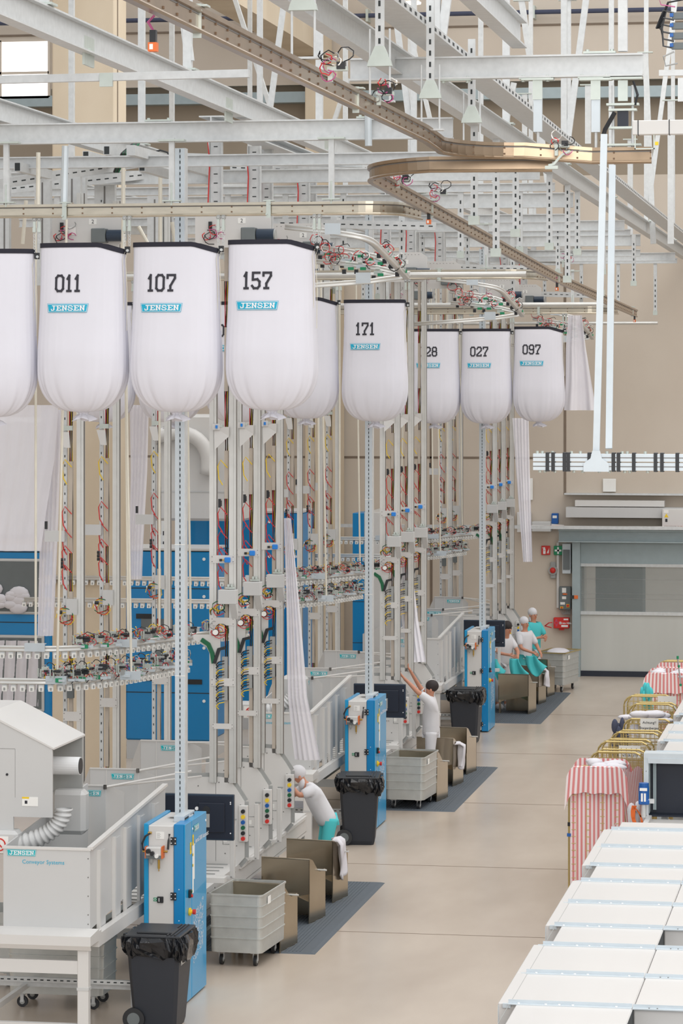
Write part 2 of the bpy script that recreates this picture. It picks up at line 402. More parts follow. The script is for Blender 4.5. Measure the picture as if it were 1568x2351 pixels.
dpart('lintel', mTEALST, (XP(1283, 71.9), 71.9, 3.22, dx1, 72.1, 3.5), (XP(1283, 71.9), 71.75, 3.2, dx1, 72.2, 3.23), (XP(1283, 71.9), 71.75, 3.46, dx1, 72.2, 3.5))
dpart('top_track', mGREY, (XP(1300, 72), 71.9, 3.78, dx1, 72.4, 4.02)); dpart('roller_tube', mGREYW, (XP(1320, 72), 72.0, 4.04, XP(1525, 72), 72.3, 4.18))
dpart('cover_strip', mGALV, (XP(1296, 72.3), 72.2, 4.30, dx1, 72.5, 4.34))
# things beyond the clear curtain
solo(MB(mSLOT).box(dx0+.1, 75, 0, XP(1475, 75), 76, 3.2), 'dark_partition', 'dark partition seen through the clear window of the roll-up door', 'partition')
solo(MB(mWALL).box(-14, 80, 0, 4, 80.3, 8), 'neighbouring_wall', 'pale wall of the next hall beyond the roll-up door window', 'wall')
# cable tray along the back wall over the door
t = thing('cable_tray', 'grey cable tray with orange and white cables above the roll-up door', 'cable tray', (-7, 71.6, 3.5))
m = MB(mGALV).box(-14, 71.5, 3.52, dx1, 71.8, 3.54).box(-14, 71.5, 3.54, dx1, 71.51, 3.60); shift(m, t.location).build('tray', t)
m = MB(mORG)
for i in range(7):
    m.use([mORG, mPAPER, mGREYD, mMOTOR][i % 4]); m.tube([(x, 71.55+.03*i, 3.57+.015*math.sin(x*2+i)) for x in [-14+k*.6 for k in range(20)]], .012, 5)
shift(m, t.location).build('cable', t)

# ================================================ STEEL GRID OVERHEAD
def beam(name, label, p, q, w_, h, group=None, m=mGALV):
    t = thing(name, label, 'beam', p, 0, group)
    d = Vector(q)-Vector(p)
    MB(m).sweep([(0, 0, 0), d], ibeam(w_, h, .016)).build('beam', t)
    return t
def plates(t, pts, s=(.3, .1, .02)):
    for p in pts:
        m = MB(mZINC); m.cb(p[0], p[1], p[2], *s)
        for a in (-1, 1): m.cyl((p[0]+a*s[0]*.38, p[1], p[2]), .018, .06, 'z', 6)
        m.build('clamp_plate', t)
zt = [9.8, 9.8, 9.8]
for k in range(3):
    Y = 33.2+SEC*k; xl = -14 if k else -12.5
    t = beam('cross_beam', 'long grey steel cross beam above the %s row of bags' % ORD[k], (xl, Y, 9.78), (-4.58, Y, 9.78), .12, .23, 'steel cross beams over the bags')
    plates(t, [(x, 0, .13) for x in (2, 4.6, 7)])
    t = beam('cross_beam', 'lighter cross beam just behind the one over the %s row of bags' % ORD[k], (xl, Y+2.2, 9.62), (-4.75, Y+2.2, 9.62), .1, .14, 'lighter cross beams')
    t = beam('cross_beam', 'cross beam over the sorting towers of the %s bay' % ORD[k], (xl, Y+6.2, 9.70), (-4.3, Y+6.2, 9.70), .1, .18, 'cross beams over the towers')
t = beam('cross_beam', 'short grey cross beam at top right carrying the bent bag rail', (-4.88, 28.3, 9.93), (-2.13, 28.3, 9.93), .12, .21)
plates(t, [(x, 0, -.11) for x in (1.0, 1.75, 2.3)]); plates(t, [(2.35, 0, .12)])
t = thing('cross_tube', 'thin galvanised tube crossing under the long diagonal beam at upper left', 'beam', (-7.7, 26.6, 9.7))
MB(mGALV).bar((-3, 0, 0), (2.2, 0, .04), .07, .07).build('tube', t); MB(mZINC).cb(.9, -.04, 0, .12, .03, .12).build('joint_clip', t)
LONG = [(-6.95, 10.05, 'over the first two bays', 12), (-9.75, 10.05, 'at the far left above the sorting towers', 20), (-4.45, 10.0, 'running down the middle to the back wall', 12), (-3.3, 10.25, 'cut off at the top right', 12), (-12.6, 10.05, 'beside the left concrete column', 34)]
for i, (x, z, s, y0) in enumerate(LONG):
    y1 = 72.3 if i != 3 else 28.5
    t = beam('long_beam', 'long galvanised roof-grid beam ' + s, (x, y0, z), (x, y1, z), .14, .25, 'long galvanised beams')
    if i == 0: plates(t, [(0, 14.5+k*6, -.1) for k in range(3)], (.02, .35, .26))
# cable trays along the middle beam
t = thing('cable_ladder', 'perforated cable tray running beside the middle long beam to the back wall', 'cable tray', (-4.1, 12, 10.2))
m = MB(mGALV).sweep([(0, 0, 0), (0, 60, -.15)], [(-.15, 0), (.15, 0), (.15, .07), (.14, .07), (.14, .01), (-.14, .01), (-.14, .07), (-.15, .07)])
m.use(mSLOT)
for k in range(200): m.box(.1505, .1+k*.3, .02-k*.00075, .1515, .22+k*.3, .05-k*.00075)
m.build('tray', t)
m = MB(mPAPER)
for i in range(5): m.use([mPAPER, mGREYD, mZINC][i % 3]).tube([(-.1+.05*i, k*3, .05+.01*math.sin(k+i)-k*.0075) for k in range(21)], .016, 5)
m.build('cable', t)
# hangers up to the roof: for each long beam verticals and slanting struts
def hang_row(x, z, ys, label, diag):
    t = thing('roof_hanger_row', label, 'steel frame', (x, ys[0], z), 0, 'roof hangers')
    for i, y in enumerate(ys):
        MB(mGALV).bar((0, y-ys[0], 0), (0, y-ys[0], 8), .085, .085).use(mZINC).cb(0, y-ys[0], .01, .2, .2, .02).build('hanger', t)
        if diag and i+1 < len(ys) and i % 2 == 0:
            MB(mGALV).bar((.02, y-ys[0], .1), (.9*diag, y-ys[0]+.2, 7), .09, .06).build('brace', t)
hang_row(-6.95, 10.18, [20, 25, 30.5, 38, 46, 54, 62], 'square tube hangers rising from the left long beam to the roof', -1)
hang_row(-4.45, 10.13, [31, 37, 44, 52, 60, 68], 'square tube hangers rising from the middle long beam to the roof', 1)
hang_row(-9.75, 10.18, [32, 40, 48, 56, 64], 'square tube hangers rising from the far left long beam to the roof', 1)
hang_row(-12.6, 10.18, [40, 47, 54, 61], 'square tube hangers rising beside the left concrete column', 0)
# slender hangers in front of the back wall, right side
for i, (px, py0, py1, Y, lean) in enumerate(((1205, 215, 620, 62, 0), (1258, 0, 420, 55, 60), (1303, 0, 340, 50, 0), (1430, -20, 118, 28.3, 0), (1500, 120, 560, 60, 20), (1540, 230, 560, 55, 0), (1225, 470, 610, 64, 0), (1447, 320, 560, 64, 0), (1350, 195, 330, 58, 0))):
    a = W(px, py1, Y); b_ = W(px, py0, Y); b_.x -= lean*.008
    m = MB(mGALV).bar(a, b_, .11 if Y > 30 else .085, .08); m.use(mZINC).cb(b_.x, b_.y, b_.z, .3, .12, .02)
    solo(m, 'steel_hanger', ('galvanised hanger before the back wall, %s' % ['left of the leaning one', 'leaning slightly outwards', 'tall and upright near the door bay', 'standing on the short beam at top right', 'slanting beside the right edge', 'nearest the right edge', 'short, above the far rail end', 'upright under the cable box arm', 'thin, between the tall ones'][i]), 'hanger', 'hangers before the back wall')
# sagging diagonals of far trusses
for i, (a, b_) in enumerate((((540, 0), (625, 260), ), ((925, 0), (1000, 330)), ((800, 180), (720, 420)), ((200, 180), (240, 10)), ((1180, 190), (1135, 420)))):
    p, q = W(a[0], a[1], 57+i), W(b_[0], b_[1], 57+i)
    solo(MB(mGALV).bar(p, q, .11, .08), 'slanting_brace', 'slanting galvanised brace of the far roof frame, ' + ['left of the brown rail', 'centre top', 'crossing behind the lower rails', 'beside the left concrete column', 'right of the pale box beam'][i], 'brace', 'slanting roof braces')
# ceiling lamps
for i, (px, py, Y) in enumerate(((15, 16, 40), (945, 6, 60), (362, 168, 52))):
    p = W(px, py, Y); t = thing('ceiling_lamp', 'round glowing high-bay lamp ' + ['at the top left corner', 'at the top centre', 'small, behind the long beam at left'][i], 'lamp', p, 0, 'high-bay lamps')
    MB(mGREYD).cyl((0, 0, .06), .16 if i < 2 else .1, .12).build('housing', t); MB(mLAMP).cyl((0, 0, -.01), .19 if i < 2 else .11, .03).build('lens', t)

# ================================================ BAG MONORAILS
RP = [(-.025,-.075),(.025,-.075),(.03,-.06),(.02,-.048),(.009,-.045),(.009,.04),(.03,.045),(.03,.075),(-.03,.075),(-.03,.045),(-.009,.04),(-.009,-.045),(-.02,-.048),(-.03,-.06)]
def bolts(m, pts, step=.34):
    m.use(mRUST); acc = 0
    for a, b_ in zip(pts[:-1], pts[1:]):
        a, b_ = Vector(a), Vector(b_); l = (b_-a).length; d = (b_-a)/l; s_ = d.cross(Vector((0, 0, 1)))
        while acc < l:
            for zz in (-.028, .028):
                p = a+d*acc+s_*.009; m.cb(p.x, p.y, p.z+zz, .016, .016, .016)
            acc += step
        acc -= l
def rail(label, pts, m=mRAIL, k=1.0, name='bag_rail', group='overhead bag rails'):
    o = Vector(pts[0]); P = [tuple(Vector(p)-o) for p in pts]
    t = thing(name, label, 'rail', o, 0, group)
    mb = MB(m).sweep(P, [(a*k, b_*k) for a, b_ in RP]); bolts(mb, P); mb.use(mALUD).sweep([(p[0], p[1], p[2]+.036*k) for p in P], rect(.024*k, .010*k)); mb.build('track', t)
    return t
def joint(t, p, label=None):           # light bracket bolted around the track
    m = MB(mZINC); x, y, z = Vector(p)-t.location
    m.cb(x, y-.04, z, .05, .012, .2).cb(x, y, z+.09, .12, .1, .012)
    for a in (-1, 1): m.cyl((x+.02*a, y-.05, z+.06*a), .012, .03, 'y', 6)
    m.build('joint_bracket', t)
ZR = [8.9, 8.64, 8.4]
for k in range(3):
    Y = 33.0+SEC*k; z = ZR[k]
    pts = [(-14.5, Y, z+.0), (-9, Y, z)]+[(-5.6, Y, z)]+[(-5.6+.45*math.sin(a), Y+.45-.45*math.cos(a), z) for a in [math.radians(q) for q in range(10, 91, 10)]]+[(-5.15, Y+1.6, z+.02)]
    t = rail('straight bag rail carrying the %s row of numbered laundry bags' % ORD[k], pts)
    for px in ((150, 618) if k == 0 else (1009,) if k == 1 else (1237,)): joint(t, (XP(px, Y), Y, z))
    for x in (-9.6, -7.7, -5.9):
        m = MB(mGALV).bar((x+14.5, 0, .1), (x+14.5, 0, .8), .06, .05).use(mZINC).cb(x+14.5, 0, .77, .3, .12, .02).cb(x+14.5, 0, .1, .2, .1, .015)
        m.tube([(x+14.5-.0, -.02, .05), (x+14.5, -.02, .3)], .014, 6); m.build('hanger', t)
pts = [(-3.9, 10, 9.05), (-3.9, 26.5, 9.17), (-3.9, 27.3, 9.15)]+[(-3.9+.7*(1-math.cos(a)), 27.3+.7*math.sin(a)*1.3, 9.14) for a in [math.radians(q) for q in range(8, 91, 8)]]+[(-2.6, 28.28, 9.09), (-2.05, 28.28, 9.09)]
rA = rail('brown upper bag rail coming from the top left and bending right under the short beam', pts, mRAILB, 1.02)
joint(rA, (-3.9, 17.4, 9.1)); joint(rA, (-3.9, 22.9, 9.14))
pts = [(-3.0, 28.55, 9.04), (-4.15, 28.45, 9.04)]+[(-4.15-.67*math.sin(a), 29.15-.70*math.cos(a), 9.04-.05*a/1.57) for a in [math.radians(q) for q in range(10, 91, 8)]]+[(-4.82, 29.3, 8.985), (-4.82, 33, 8.9), (-4.8, 46.5, 8.57), (-4.76, 61.5, 8.36)]
rB = rail('lower bag rail that loops at centre and runs down towards the back wall', pts, mRAILB, 1.0)
for p in ((-4.82, 33.2, 8.9), (-4.8, 46.6, 8.57), (-4.77, 60.6, 8.38)): joint(rB, p)
# switch levers and orange sensors at the rail junctions
for i, (p, s) in enumerate((((-4.82, 33.0, 8.78), 'nearest'), ((-4.78, 46.2, 8.44), 'middle'), ((-4.75, 60.9, 8.24), 'farthest'), (W(352, 92, 16.6), 'top left'))):
    t = thing('rail_sensor', 'small black and orange sensor under the bag rail, %s' % (s+' of the three row ends' if i < 3 else 'near the top left corner'), 'sensor', p, 0, 'rail sensors')
    MB(mBLACK).cb(0, 0, .02, .035, .04, .07).build('body', t); MB(mORG).cb(0, -.005, -.04, .05, .05, .05).use(mPAPER).cb(-.005, -.032, -.04, .02, .002, .03).build('reflector', t)
    MB(mPINK).tube([(.0, 0, .05), (-.03, 0, .1), (.0, .02, .14)], .008, 5).build('cable', t)
t = thing('rail_switch', 'white curved switch lever on the horizontal rail at upper right', 'rail switch', W(1284, 372, 28.1), 0)
MB(mZINC).sweep([(-.1, 0, -.03), (-.05, 0, -.02), (0, 0, .04), (.03, 0, .07), (.1, 0, .1)], rect(.02, .035), up=(0, 1, 0)).build('lever', t); MB(mZINC).cb(-.07, 0, -.05, .12, .06, .03).build('foot', t)
# slotted rail hangers with triangular plates on the brown rail
for i, (px, Y, ptop) in enumerate(((697, 20.7, -60), (874, 24.0, -60), (988, 26.8, 0), (1083, 29.4, 90))):
    x = -3.9 if i < 3 else XP(1083, 29.4); zt0 = 9.13+.1
    top = ZP(ptop, x, Y); tri = zt0+.28+(.0 if i else .05)
    t = thing('rail_hanger', 'slotted hanger with triangular plate and two rods over the brown rail, ' + ['highest and leftmost', 'second from the left', 'third from the left', 'rightmost and lowest'][i], 'hanger', (x, Y, zt0), 0, 'triangular rail hangers')
    m = MB(mGALV).box(-.035, -.02, tri-zt0+.05, .035, .02, top-zt0).use(mSLOT)
    q = tri-zt0+.2
    while q < top-zt0-.05: m.cb(0, -.021, q, .018, .004, .045); q += .1
    m.build('slotted_channel', t)
    MB(mZINC).prism([(-.1, 0), (.1, 0), (.09, .04), (.035, .16), (-.035, .16), (-.09, .04)], 'y', -.03, .03).build('triangular_plate', t, loc=(0, 0, tri-zt0))
    m = MB(mGALV)
    for a in (-.08, .08): m.tube([(a, 0, 0), (a, 0, tri-zt0+.3)], .009, 6)
    m.cb(0, 0, 0, .24, .08, .015); m.build('rod', t)
# hangers from the short beam to the horizontal rail, at right
for i, (px, pb) in enumerate(((1235, 345), (1368, 345))):
    p = W(px, 180, 28.3); zb_ = ZP(pb, p.x, 28.3)-p.z
    t = thing('rail_hanger', 'short hanger between the short beam and the bent rail, ' + ['left one', 'right one'][i], 'hanger', (p.x, 28.3, p.z+zb_))
    MB(mPALE).box(-.04, -.03, -zb_-.5, .04, .03, -zb_).build('channel', t)
    MB(mZINC).cb(0, 0, -zb_-.01, .3, .12, .02).cb(0, 0, 0, .3, .1, .015).cb(0, -.035, -zb_-.1, .09, .01, .2).build('clamp_plate', t)
    MB(mGALV).tube([(0, 0, 0), (0, 0, -zb_-.4)], .014, 6).build('rod', t)
p = W(1430, 180, 28.3)
t = thing('drive_bracket', 'threaded rod drive bracket with dark tube hanging under the right end of the short beam', 'bracket', (p.x, 28.3, 9.17))
h = p.z-9.17
m = MB(mZINC)
for z_, w_ in ((h, .36), (h*.62, .3), (h*.54, .26), (h*.28, .26), (.02, .34)): m.cb(0, 0, z_, w_, .1, .02)
m.cb(0, 0, h*.82, .09, .03, h*.3); m.build('plate', t)
m = MB(mGALV); [m.tube([(a, 0, 0), (a, 0, h*.9)], .013, 6) for a in (-.09, .09)]; m.build('rod', t)
MB(mBLKBELT).box(-.05, -.02, h*.3, .05, .05, h*.53).build('square_tube', t)
MB(mBLACK).tube([(-.07, -.06, h*.5), (-.16, -.06, h*.25), (-.19, -.05, .05)], .022, 6).tube([(.1, -.05, h*.95), (.14, -.05, h*.75), (.12, -.05, h*.6)], .012, 6).build('cable', t)
a = W(1452, 295, 27.6)
t = thing('control_beam', 'light grey box-section arm with black ties reaching in from the right edge', 'beam', (a.x, a.y, a.z-.06))
MB(mGREYW).bb(0, -.04, 0, 1.4, .06, .13, .006).build('arm', t); m = MB(mBLACK)
for x in (.05, .33): m.box(x, -.045, -.003, x+.008, .065, .133)
m.build('strap', t); MB(mZINC).box(.02, -.02, -.13, .03, 0, 0).box(.02, -.02, -.13, .2, 0, -.12).box(.19, -.02, -.13, .2, 0, 0).build('bracket', t)
MB(mYEL).cb(.22, -.02, -.08, .03, .03, .03).build('yellow_plug', t)
# terminal row at top right edge
p = W(1556, 30, 26)
t = thing('terminal_rack', 'rack of four grey valve terminals with black cables at the top right edge', 'electrical box', (p.x, 26, p.z-.75))
for i in range(4):
    z_ = .15+i*.085*1.0
    MB(mINNER).cb(0, 0, z_+.32, .1, .06, .055).use(mMOTOR).cb(-.05, -.02, z_+.325, .03, .05, .03).build('terminal_block', t)
MB(mBRASS).box(.05, -.02, .35, .07, .02, .85).build('mounting_strip', t)
m = MB(mBLACK)
for i in range(6): m.tube([(-.03, -.02, .45+.06*i), (-.12, -.03, .47+.06*i), (-.13-.01*i, -.03, .62), (-.08, -.02, .84), (.1, -.02, .87)], .009, 5)
m.use(mPINK).tube([(-.02, -.03, .80), (-.14, -.03, .82), (-.16, -.03, .88), (-.05, -.03, .91), (.1, -.03, .9)], .006, 5)
m.use(mGREYD).tube([(-.03, -.03, .42), (-.12, -.03, .38), (-.1, -.03, .3), (0, -.03, .32)], .008, 5); m.build('cable', t)
MB(mGALV).box(-.16, 0, .22, .1, .03, .27).box(.0, 0, 0, .06, .03, .2).build('support_channel', t)

# ================================================ HANGING ALUMINIUM BAR WITH TWO PALE STRUTS
Yh = 24.0; a = W(1225, 1060, Yh)
t = thing('hanging_profile', 'double aluminium profile wrapped with black straps, hanging at mid right', 'hanging frame', (a.x, Yh, a.z))
L_ = 1.5
m = MB(mPALE)
for s_ in (-.035, .035):
    m.box(0, -.04, s_-.03, L_, .04, s_+.03)
    m.use(mALUD).box(0, -.041, s_-.004, L_, .041, s_+.004).use(mPALE)
m.build('profile', t)
for x in (.10, .145, .235, .265, .43, .47, .62, .66, .78, .95, 1.0, 1.12): MB(mBLACK).box(x, -.048, -.075, x+.028, .048, .075).build('strap', t)
m = MB(mZINC)
for x in (.03, .07, .15, .3, .37, .5, .58, .7, .74, .88): m.cyl((x, -.0, .075), .012, .02, 'z', 8).cyl((x+.02, 0, -.075), .012, .02, 'z', 8)
m.build('bolt', t)
MB(mPALE).prism([(-.1, -.075), (.1, -.075), (.1, -.01), (.045, .03), (.03, .09), (-.03, .09), (-.045, .03), (-.1, -.01)], 'y', -.055, -.045).build('gusset', t, loc=(XP(1370, Yh)-a.x, 0, 0))
for (pa, pb, yo) in (((1369, 1035), (1387, 308), 0), ((1398, 1030), (1406, 380), .6)):
    p0, p1 = W(pa[0], pa[1], Yh), W(pb[0], pb[1], Yh+yo)
    if yo: p0 = W(pa[0], pa[1], Yh+.03)
    MB(mPALE).bar(p0-Vector(t.location), p1-Vector(t.location), .052, .035, up=(0, 1, 0)).build('strut', t)
# ================================================ LAUNDRY BAGS
def sup(a, b_, th, p=2.6):
    c, s_ = math.cos(th), math.sin(th)
    return (a*math.copysign(abs(c)**(2/p), c), b_*math.copysign(abs(s_)**(2/p), s_))
BH = 1.86
def bag_ab(t):
    a = .482+.022*min(1, t*1.6)-.008*math.sin(t*6); b_ = .15+.15*min(1, t*1.5)
    if t > .72:
        q = (t-.72)/.28; f = max(0, 1-q**2.4)**.5; a = .11+(a-.11)*f; b_ = .09+(b_-.09)*f
    return a, b_
def bag_shape(v, drop, t, th, wr=1):
    a, b_ = bag_ab(t); x, y = sup(a, b_, th)
    rr = .0015*math.sin(th*34+5*v)+.0012*math.sin(th*61+v)
    if t > .55: g = (t-.55)/.45; rr += .014*g*g*math.sin(th*13+v)+.008*g*g*math.sin(th*29+2*v)
    k = 1+rr/.35*wr
    z = -BH*t
    if drop and x > .22: z -= drop*((x-.22)/.26)*(1-t)**2
    return x*k, y*k, z
def bag_mesh(v, drop):
    m = MB(mBAG); n, r = 110, 44
    def tt(j): q = j/r; return q if q < .6 else .6+(1-(1-(q-.6)/.4)**1.6)*.4
    vs = []
    for j in range(r+1):
        for i in range(n): vs.append(bag_shape(v, drop, tt(j), 2*math.pi*i/n))
    fs = [(j*n+i, (j+1)*n+i, (j+1)*n+(i+1) % n, j*n+(i+1) % n) for j in range(r) for i in range(n)]
    fs.append(tuple(r*n+i for i in range(n)))
    m.add(vs, fs)
    return m.mesh('bag_body', True)
def band_mesh(v, drop):
    m = MB(mBAND); P = []
    for i in range(60): x, y, z = bag_shape(v, drop, 0, 2*math.pi*i/60, 0); P.append((x*1.005, y*1.02, z-.008))
    m.sweep(P, rect(.012, .052), closed=True); return m.mesh('band')
def knot_mesh():
    m = MB(mBAG); n = 40; vs = []; R = [(.10, .02), (.055, -.01), (.045, -.03), (.09, -.055), (.12, -.09)]
    for j, (r_, z) in enumerate(R):
        for i in range(n):
            th = 2*math.pi*i/n; k = 1+.22*math.sin(th*5+1)*(j/3)+.1*math.sin(th*11); vs.append((r_*k*math.cos(th), r_*.7*k*math.sin(th), z+.02*math.sin(th*3)*j/4))
    m.add(vs, [(j*n+i, (j+1)*n+i, (j+1)*n+(i+1) % n, j*n+(i+1) % n) for j in range(4) for i in range(n)])
    return m.mesh('knot', True)
BM = [(bag_mesh(0, .075), band_mesh(0, .075), .075), (bag_mesh(2.3, .0), band_mesh(2.3, 0), 0.0)]
KM = knot_mesh()
def bagmap(drop):
    def f(x, z, o):
        t = min(.65, max(0, -z/BH)); a, b_ = bag_ab(t); q = min(.999, abs(x/a))
        return (x, -b_*(1-q**2.6)**(1/2.6)*1.008-o-.002, z)
    return f
LG = MB(mCYAN); logo(LG, lambda u, v, o: bagmap(0)(u-.12, v-.71, o), .485, .10); LGM = LG.mesh('logo')
def num_mesh(s):
    m = MB(mINK); n = len(s); ws = [.052 if c == '1' else .083 for c in s]
    f = bagmap(0); x = -.125-sum(ws)/2-.02*(n-1)+.0
    for c, w_ in zip(s, ws): strokes(m, c, f, x, -.52, .17, w_, 0, .026, .004); x += w_+.043
    return m.mesh('number')
def trolley_mesh(dz):      # wheels on the rail, hanger plate, chain and clamp; mouth corner at origin
    m = MB(mGREYD)
    for a in (-.028, .028):
        m.use(mGREYD).cyl((a, -.045, dz-.03), .027, .03, 'y', 14).use(mGALV).cyl((a, -.062, dz-.03), .008, .012, 'y', 8)
        m.use(mZINC).box(a-.014, -.06, dz-.15, a+.014, -.03, dz-.05).cb(a, -.05, dz-.15, .036, .04, .05)
        z_ = dz-.18
        while z_ > .03:
            m.use(mGALV).sweep([(a+.011*math.cos(q), -.045+(.004 if int(z_*30) % 2 else -.004), z_+.02*math.sin(q)) for q in [i*math.pi/3 for i in range(6)]], [(-.003, -.003), (.003, -.003), (.003, .003), (-.003, .003)], up=(0, 1, 0), closed=True); z_ -= .034
    m.use(mBLACK).cb(0, -.03, .0, .05, .06, .07).use(mGALV).cyl((.01, -.065, -.01), .016, .03, 'y', 8)
    return m.mesh('trolley')
TRM = {}
def cord_mesh():
    m = MB(mBEIGE)
    for a, l in ((0, .78), (.035, .9)): m.tube([(a, -.05, 0), (a-.03, -.08, -.1), (a-.015, -.07, -l*.5), (a-.02, -.06, -l)], .004, 4)
    return m.mesh('cord')
CORD = cord_mesh()
def bag(num, px, Y, ztop, v, label, rz=0, zr=8.9, lg=True, s=1.0):
    X = XP(px, Y); t = thing('laundry_bag', label, 'laundry bag', (X, Y, ztop), rz, 'white laundry bags on the overhead rails')
    bo, ba, drop = BM[v]; b1 = link('bag_body', bo, t); link('band', ba, t); k = link('knot', KM, t, (0, 0, -BH))
    if lg: link('logo', LGM, b1)
    if num: link('number', NM[num] if num in NM else NM.setdefault(num, num_mesh(num)), b1)
    dz = round(zr-ztop, 2)
    if dz not in TRM: TRM[dz] = trolley_mesh(dz)
    link('trolley', TRM[dz], t, (.515, 0, -.06)); link('cord', CORD, t, (.50, 0, -.06))
    return t
NM = {}
B0, B1_, B2_ = 33.0, 46.5, 60.0
bag('011', 191, B0, 8.52, 0, 'white laundry bag with black number 011, front row at left', 0, 8.9)
bag('107', 405, B0, 8.52, 0, 'white laundry bag with black number 107, front row', 0, 8.9)
bag('157', 624, B0, 8.54, 0, 'white laundry bag with black number 157, right end of the front row', 0, 8.9)
bag('028', -18, B0, 8.46, 1, 'white laundry bag cut off by the left edge of the picture', .1, 8.9)
bag('171', 861, B1_, 8.24, 1, 'white laundry bag with black number 171, hanging alone in the middle row', 0, 8.64)
bag('012', 702, B1_, 8.28, 0, 'white laundry bag in the middle row, half hidden behind the right edge of bag 157', .15, 8.64)
bag('018', 547, B1_, 8.22, 1, 'white laundry bag in the middle row, only a sliver seen between bags 107 and 157', 0, 8.64)
bag('022', 392, B1_, 8.22, 0, 'white laundry bag in the middle row hidden behind bag 107', 0, 8.64)
bag('019', 237, B1_, 8.22, 1, 'white laundry bag in the middle row hidden behind bag 011', 0, 8.64)
bag('028', 998, B2_, 8.02, 1, 'white laundry bag numbered 28, farthest row, partly behind two tower posts', .1, 8.4)
bag('027', 1117, B2_, 8.02, 1, 'white laundry bag with black number 027, farthest row', 0, 8.4)
bag('097', 1237, B2_, 8.06, 0, 'white laundry bag with black number 097, right end of the farthest row', 0, 8.4)
bag('081', 880, B2_, 8.02, 0, 'white laundry bag in the farthest row behind bag 171', 0, 8.4)

# long hanging sheets
def sheet(label, pts, w0, w1, m=None, name='hanging_sheet', n=26, fold=9, amp=.05):
    """pts: list of (x,y,z) down the centre line"""
    m = MB(m or mCLOTH); P = [Vector(p) for p in pts]; nl = len(P)-1
    def fn(u, v):
        q = v*nl; i = min(nl-1, int(q)); c = P[i].lerp(P[i+1], q-i); w_ = w0+(w1-w0)*v
        a = (u-.5); return (c.x+a*w_, c.y+amp*math.sin(u*fold*2+v*2)*(.4+.6*v)+.02*math.sin(u*31+v*5), c.z)
    m.grid(n, nl*8, fn); o = m.v; th = len(o)
    return solo(m, name, label, 'laundry', None, True)
sheet('long white sheet lifted from the bending worker up the nearest towers', [W(660, 1190, 40.6), W(672, 1400, 40.8), W(682, 1600, 41), W(706, 1745, 41.2)], .10, .36, mVEIL, fold=3, amp=.03)
sheet('long white sheet rising beside the worker with raised arms', [W(930, 1290, 53.2), W(940, 1420, 53.2), W(955, 1520, 53)], .22, .36, mVEIL, fold=3, amp=.03)
sheet('white sheet hanging bunched at the far rail end right of bag 097', [W(1320, 724, 60.5), W(1322, 800, 60.5), W(1328, 880, 60.5), W(1332, 942, 60.5)], .28, .66, mVEIL, fold=5, amp=.10)
sheet('long veil-like white sheet hanging beside the farthest towers below bag 097', [W(1195, 960, 64), W(1200, 1080, 64), W(1206, 1190, 64), W(1212, 1290, 64)], .34, .2, mVEIL, fold=4, amp=.03)
sheet('large white sheet bundle hanging at the left edge behind the front bags', [W(55, 930, 47), W(50, 1050, 47), W(35, 1180, 47), W(30, 1265, 47)], 1.15, .9, mVEIL, fold=3, amp=.05)
sheet('tall narrow white sheet hanging left of the first tower', [W(118, 940, 47.5), W(112, 1200, 47.5), W(104, 1460, 47.5)], .34, .26, mVEIL, fold=3, amp=.03)
sheet('narrow white sheet hanging behind bag 107 and the slotted post', [W(320, 930, 48.5), W(318, 1080, 48.5), W(312, 1240, 48.5), W(312, 1330, 48.5)], .32, .2, mVEIL, fold=3, amp=.03)

# ================================================ LIFT TOWERS
AP = [(-.045,-.045),(-.02,-.045),(-.02,-.036),(-.008,-.036),(-.008,-.045),(.045,-.045),(.045,-.01),(.036,-.01),(.036,.01),(.045,.01),(.045,.045),(-.045,.045)]
def hoses(m, c, n, r, sz, cols, rad=.006):
    rnd = random.Random(int(c[2]*100)+n)
    for i in range(n):
        m.use(cols[i % len(cols)])
        a0 = rnd.uniform(0, 6.28); P = []
        R = r*rnd.uniform(.5, 1); k = rnd.uniform(3.0, 6.0)
        cx, cz = c[0]+rnd.uniform(-sz, sz)*.5, c[2]+rnd.uniform(-sz, sz)*.5
        for q in range(8): a = a0+k*q/7; P.append((cx+R*math.cos(a), c[1]+rnd.uniform(-.03, .03), cz+R*math.sin(a)*rnd.uniform(.7, 1)))
        m.tube(P, rad, 5)
WCOL = [mCRED, mGREYD]
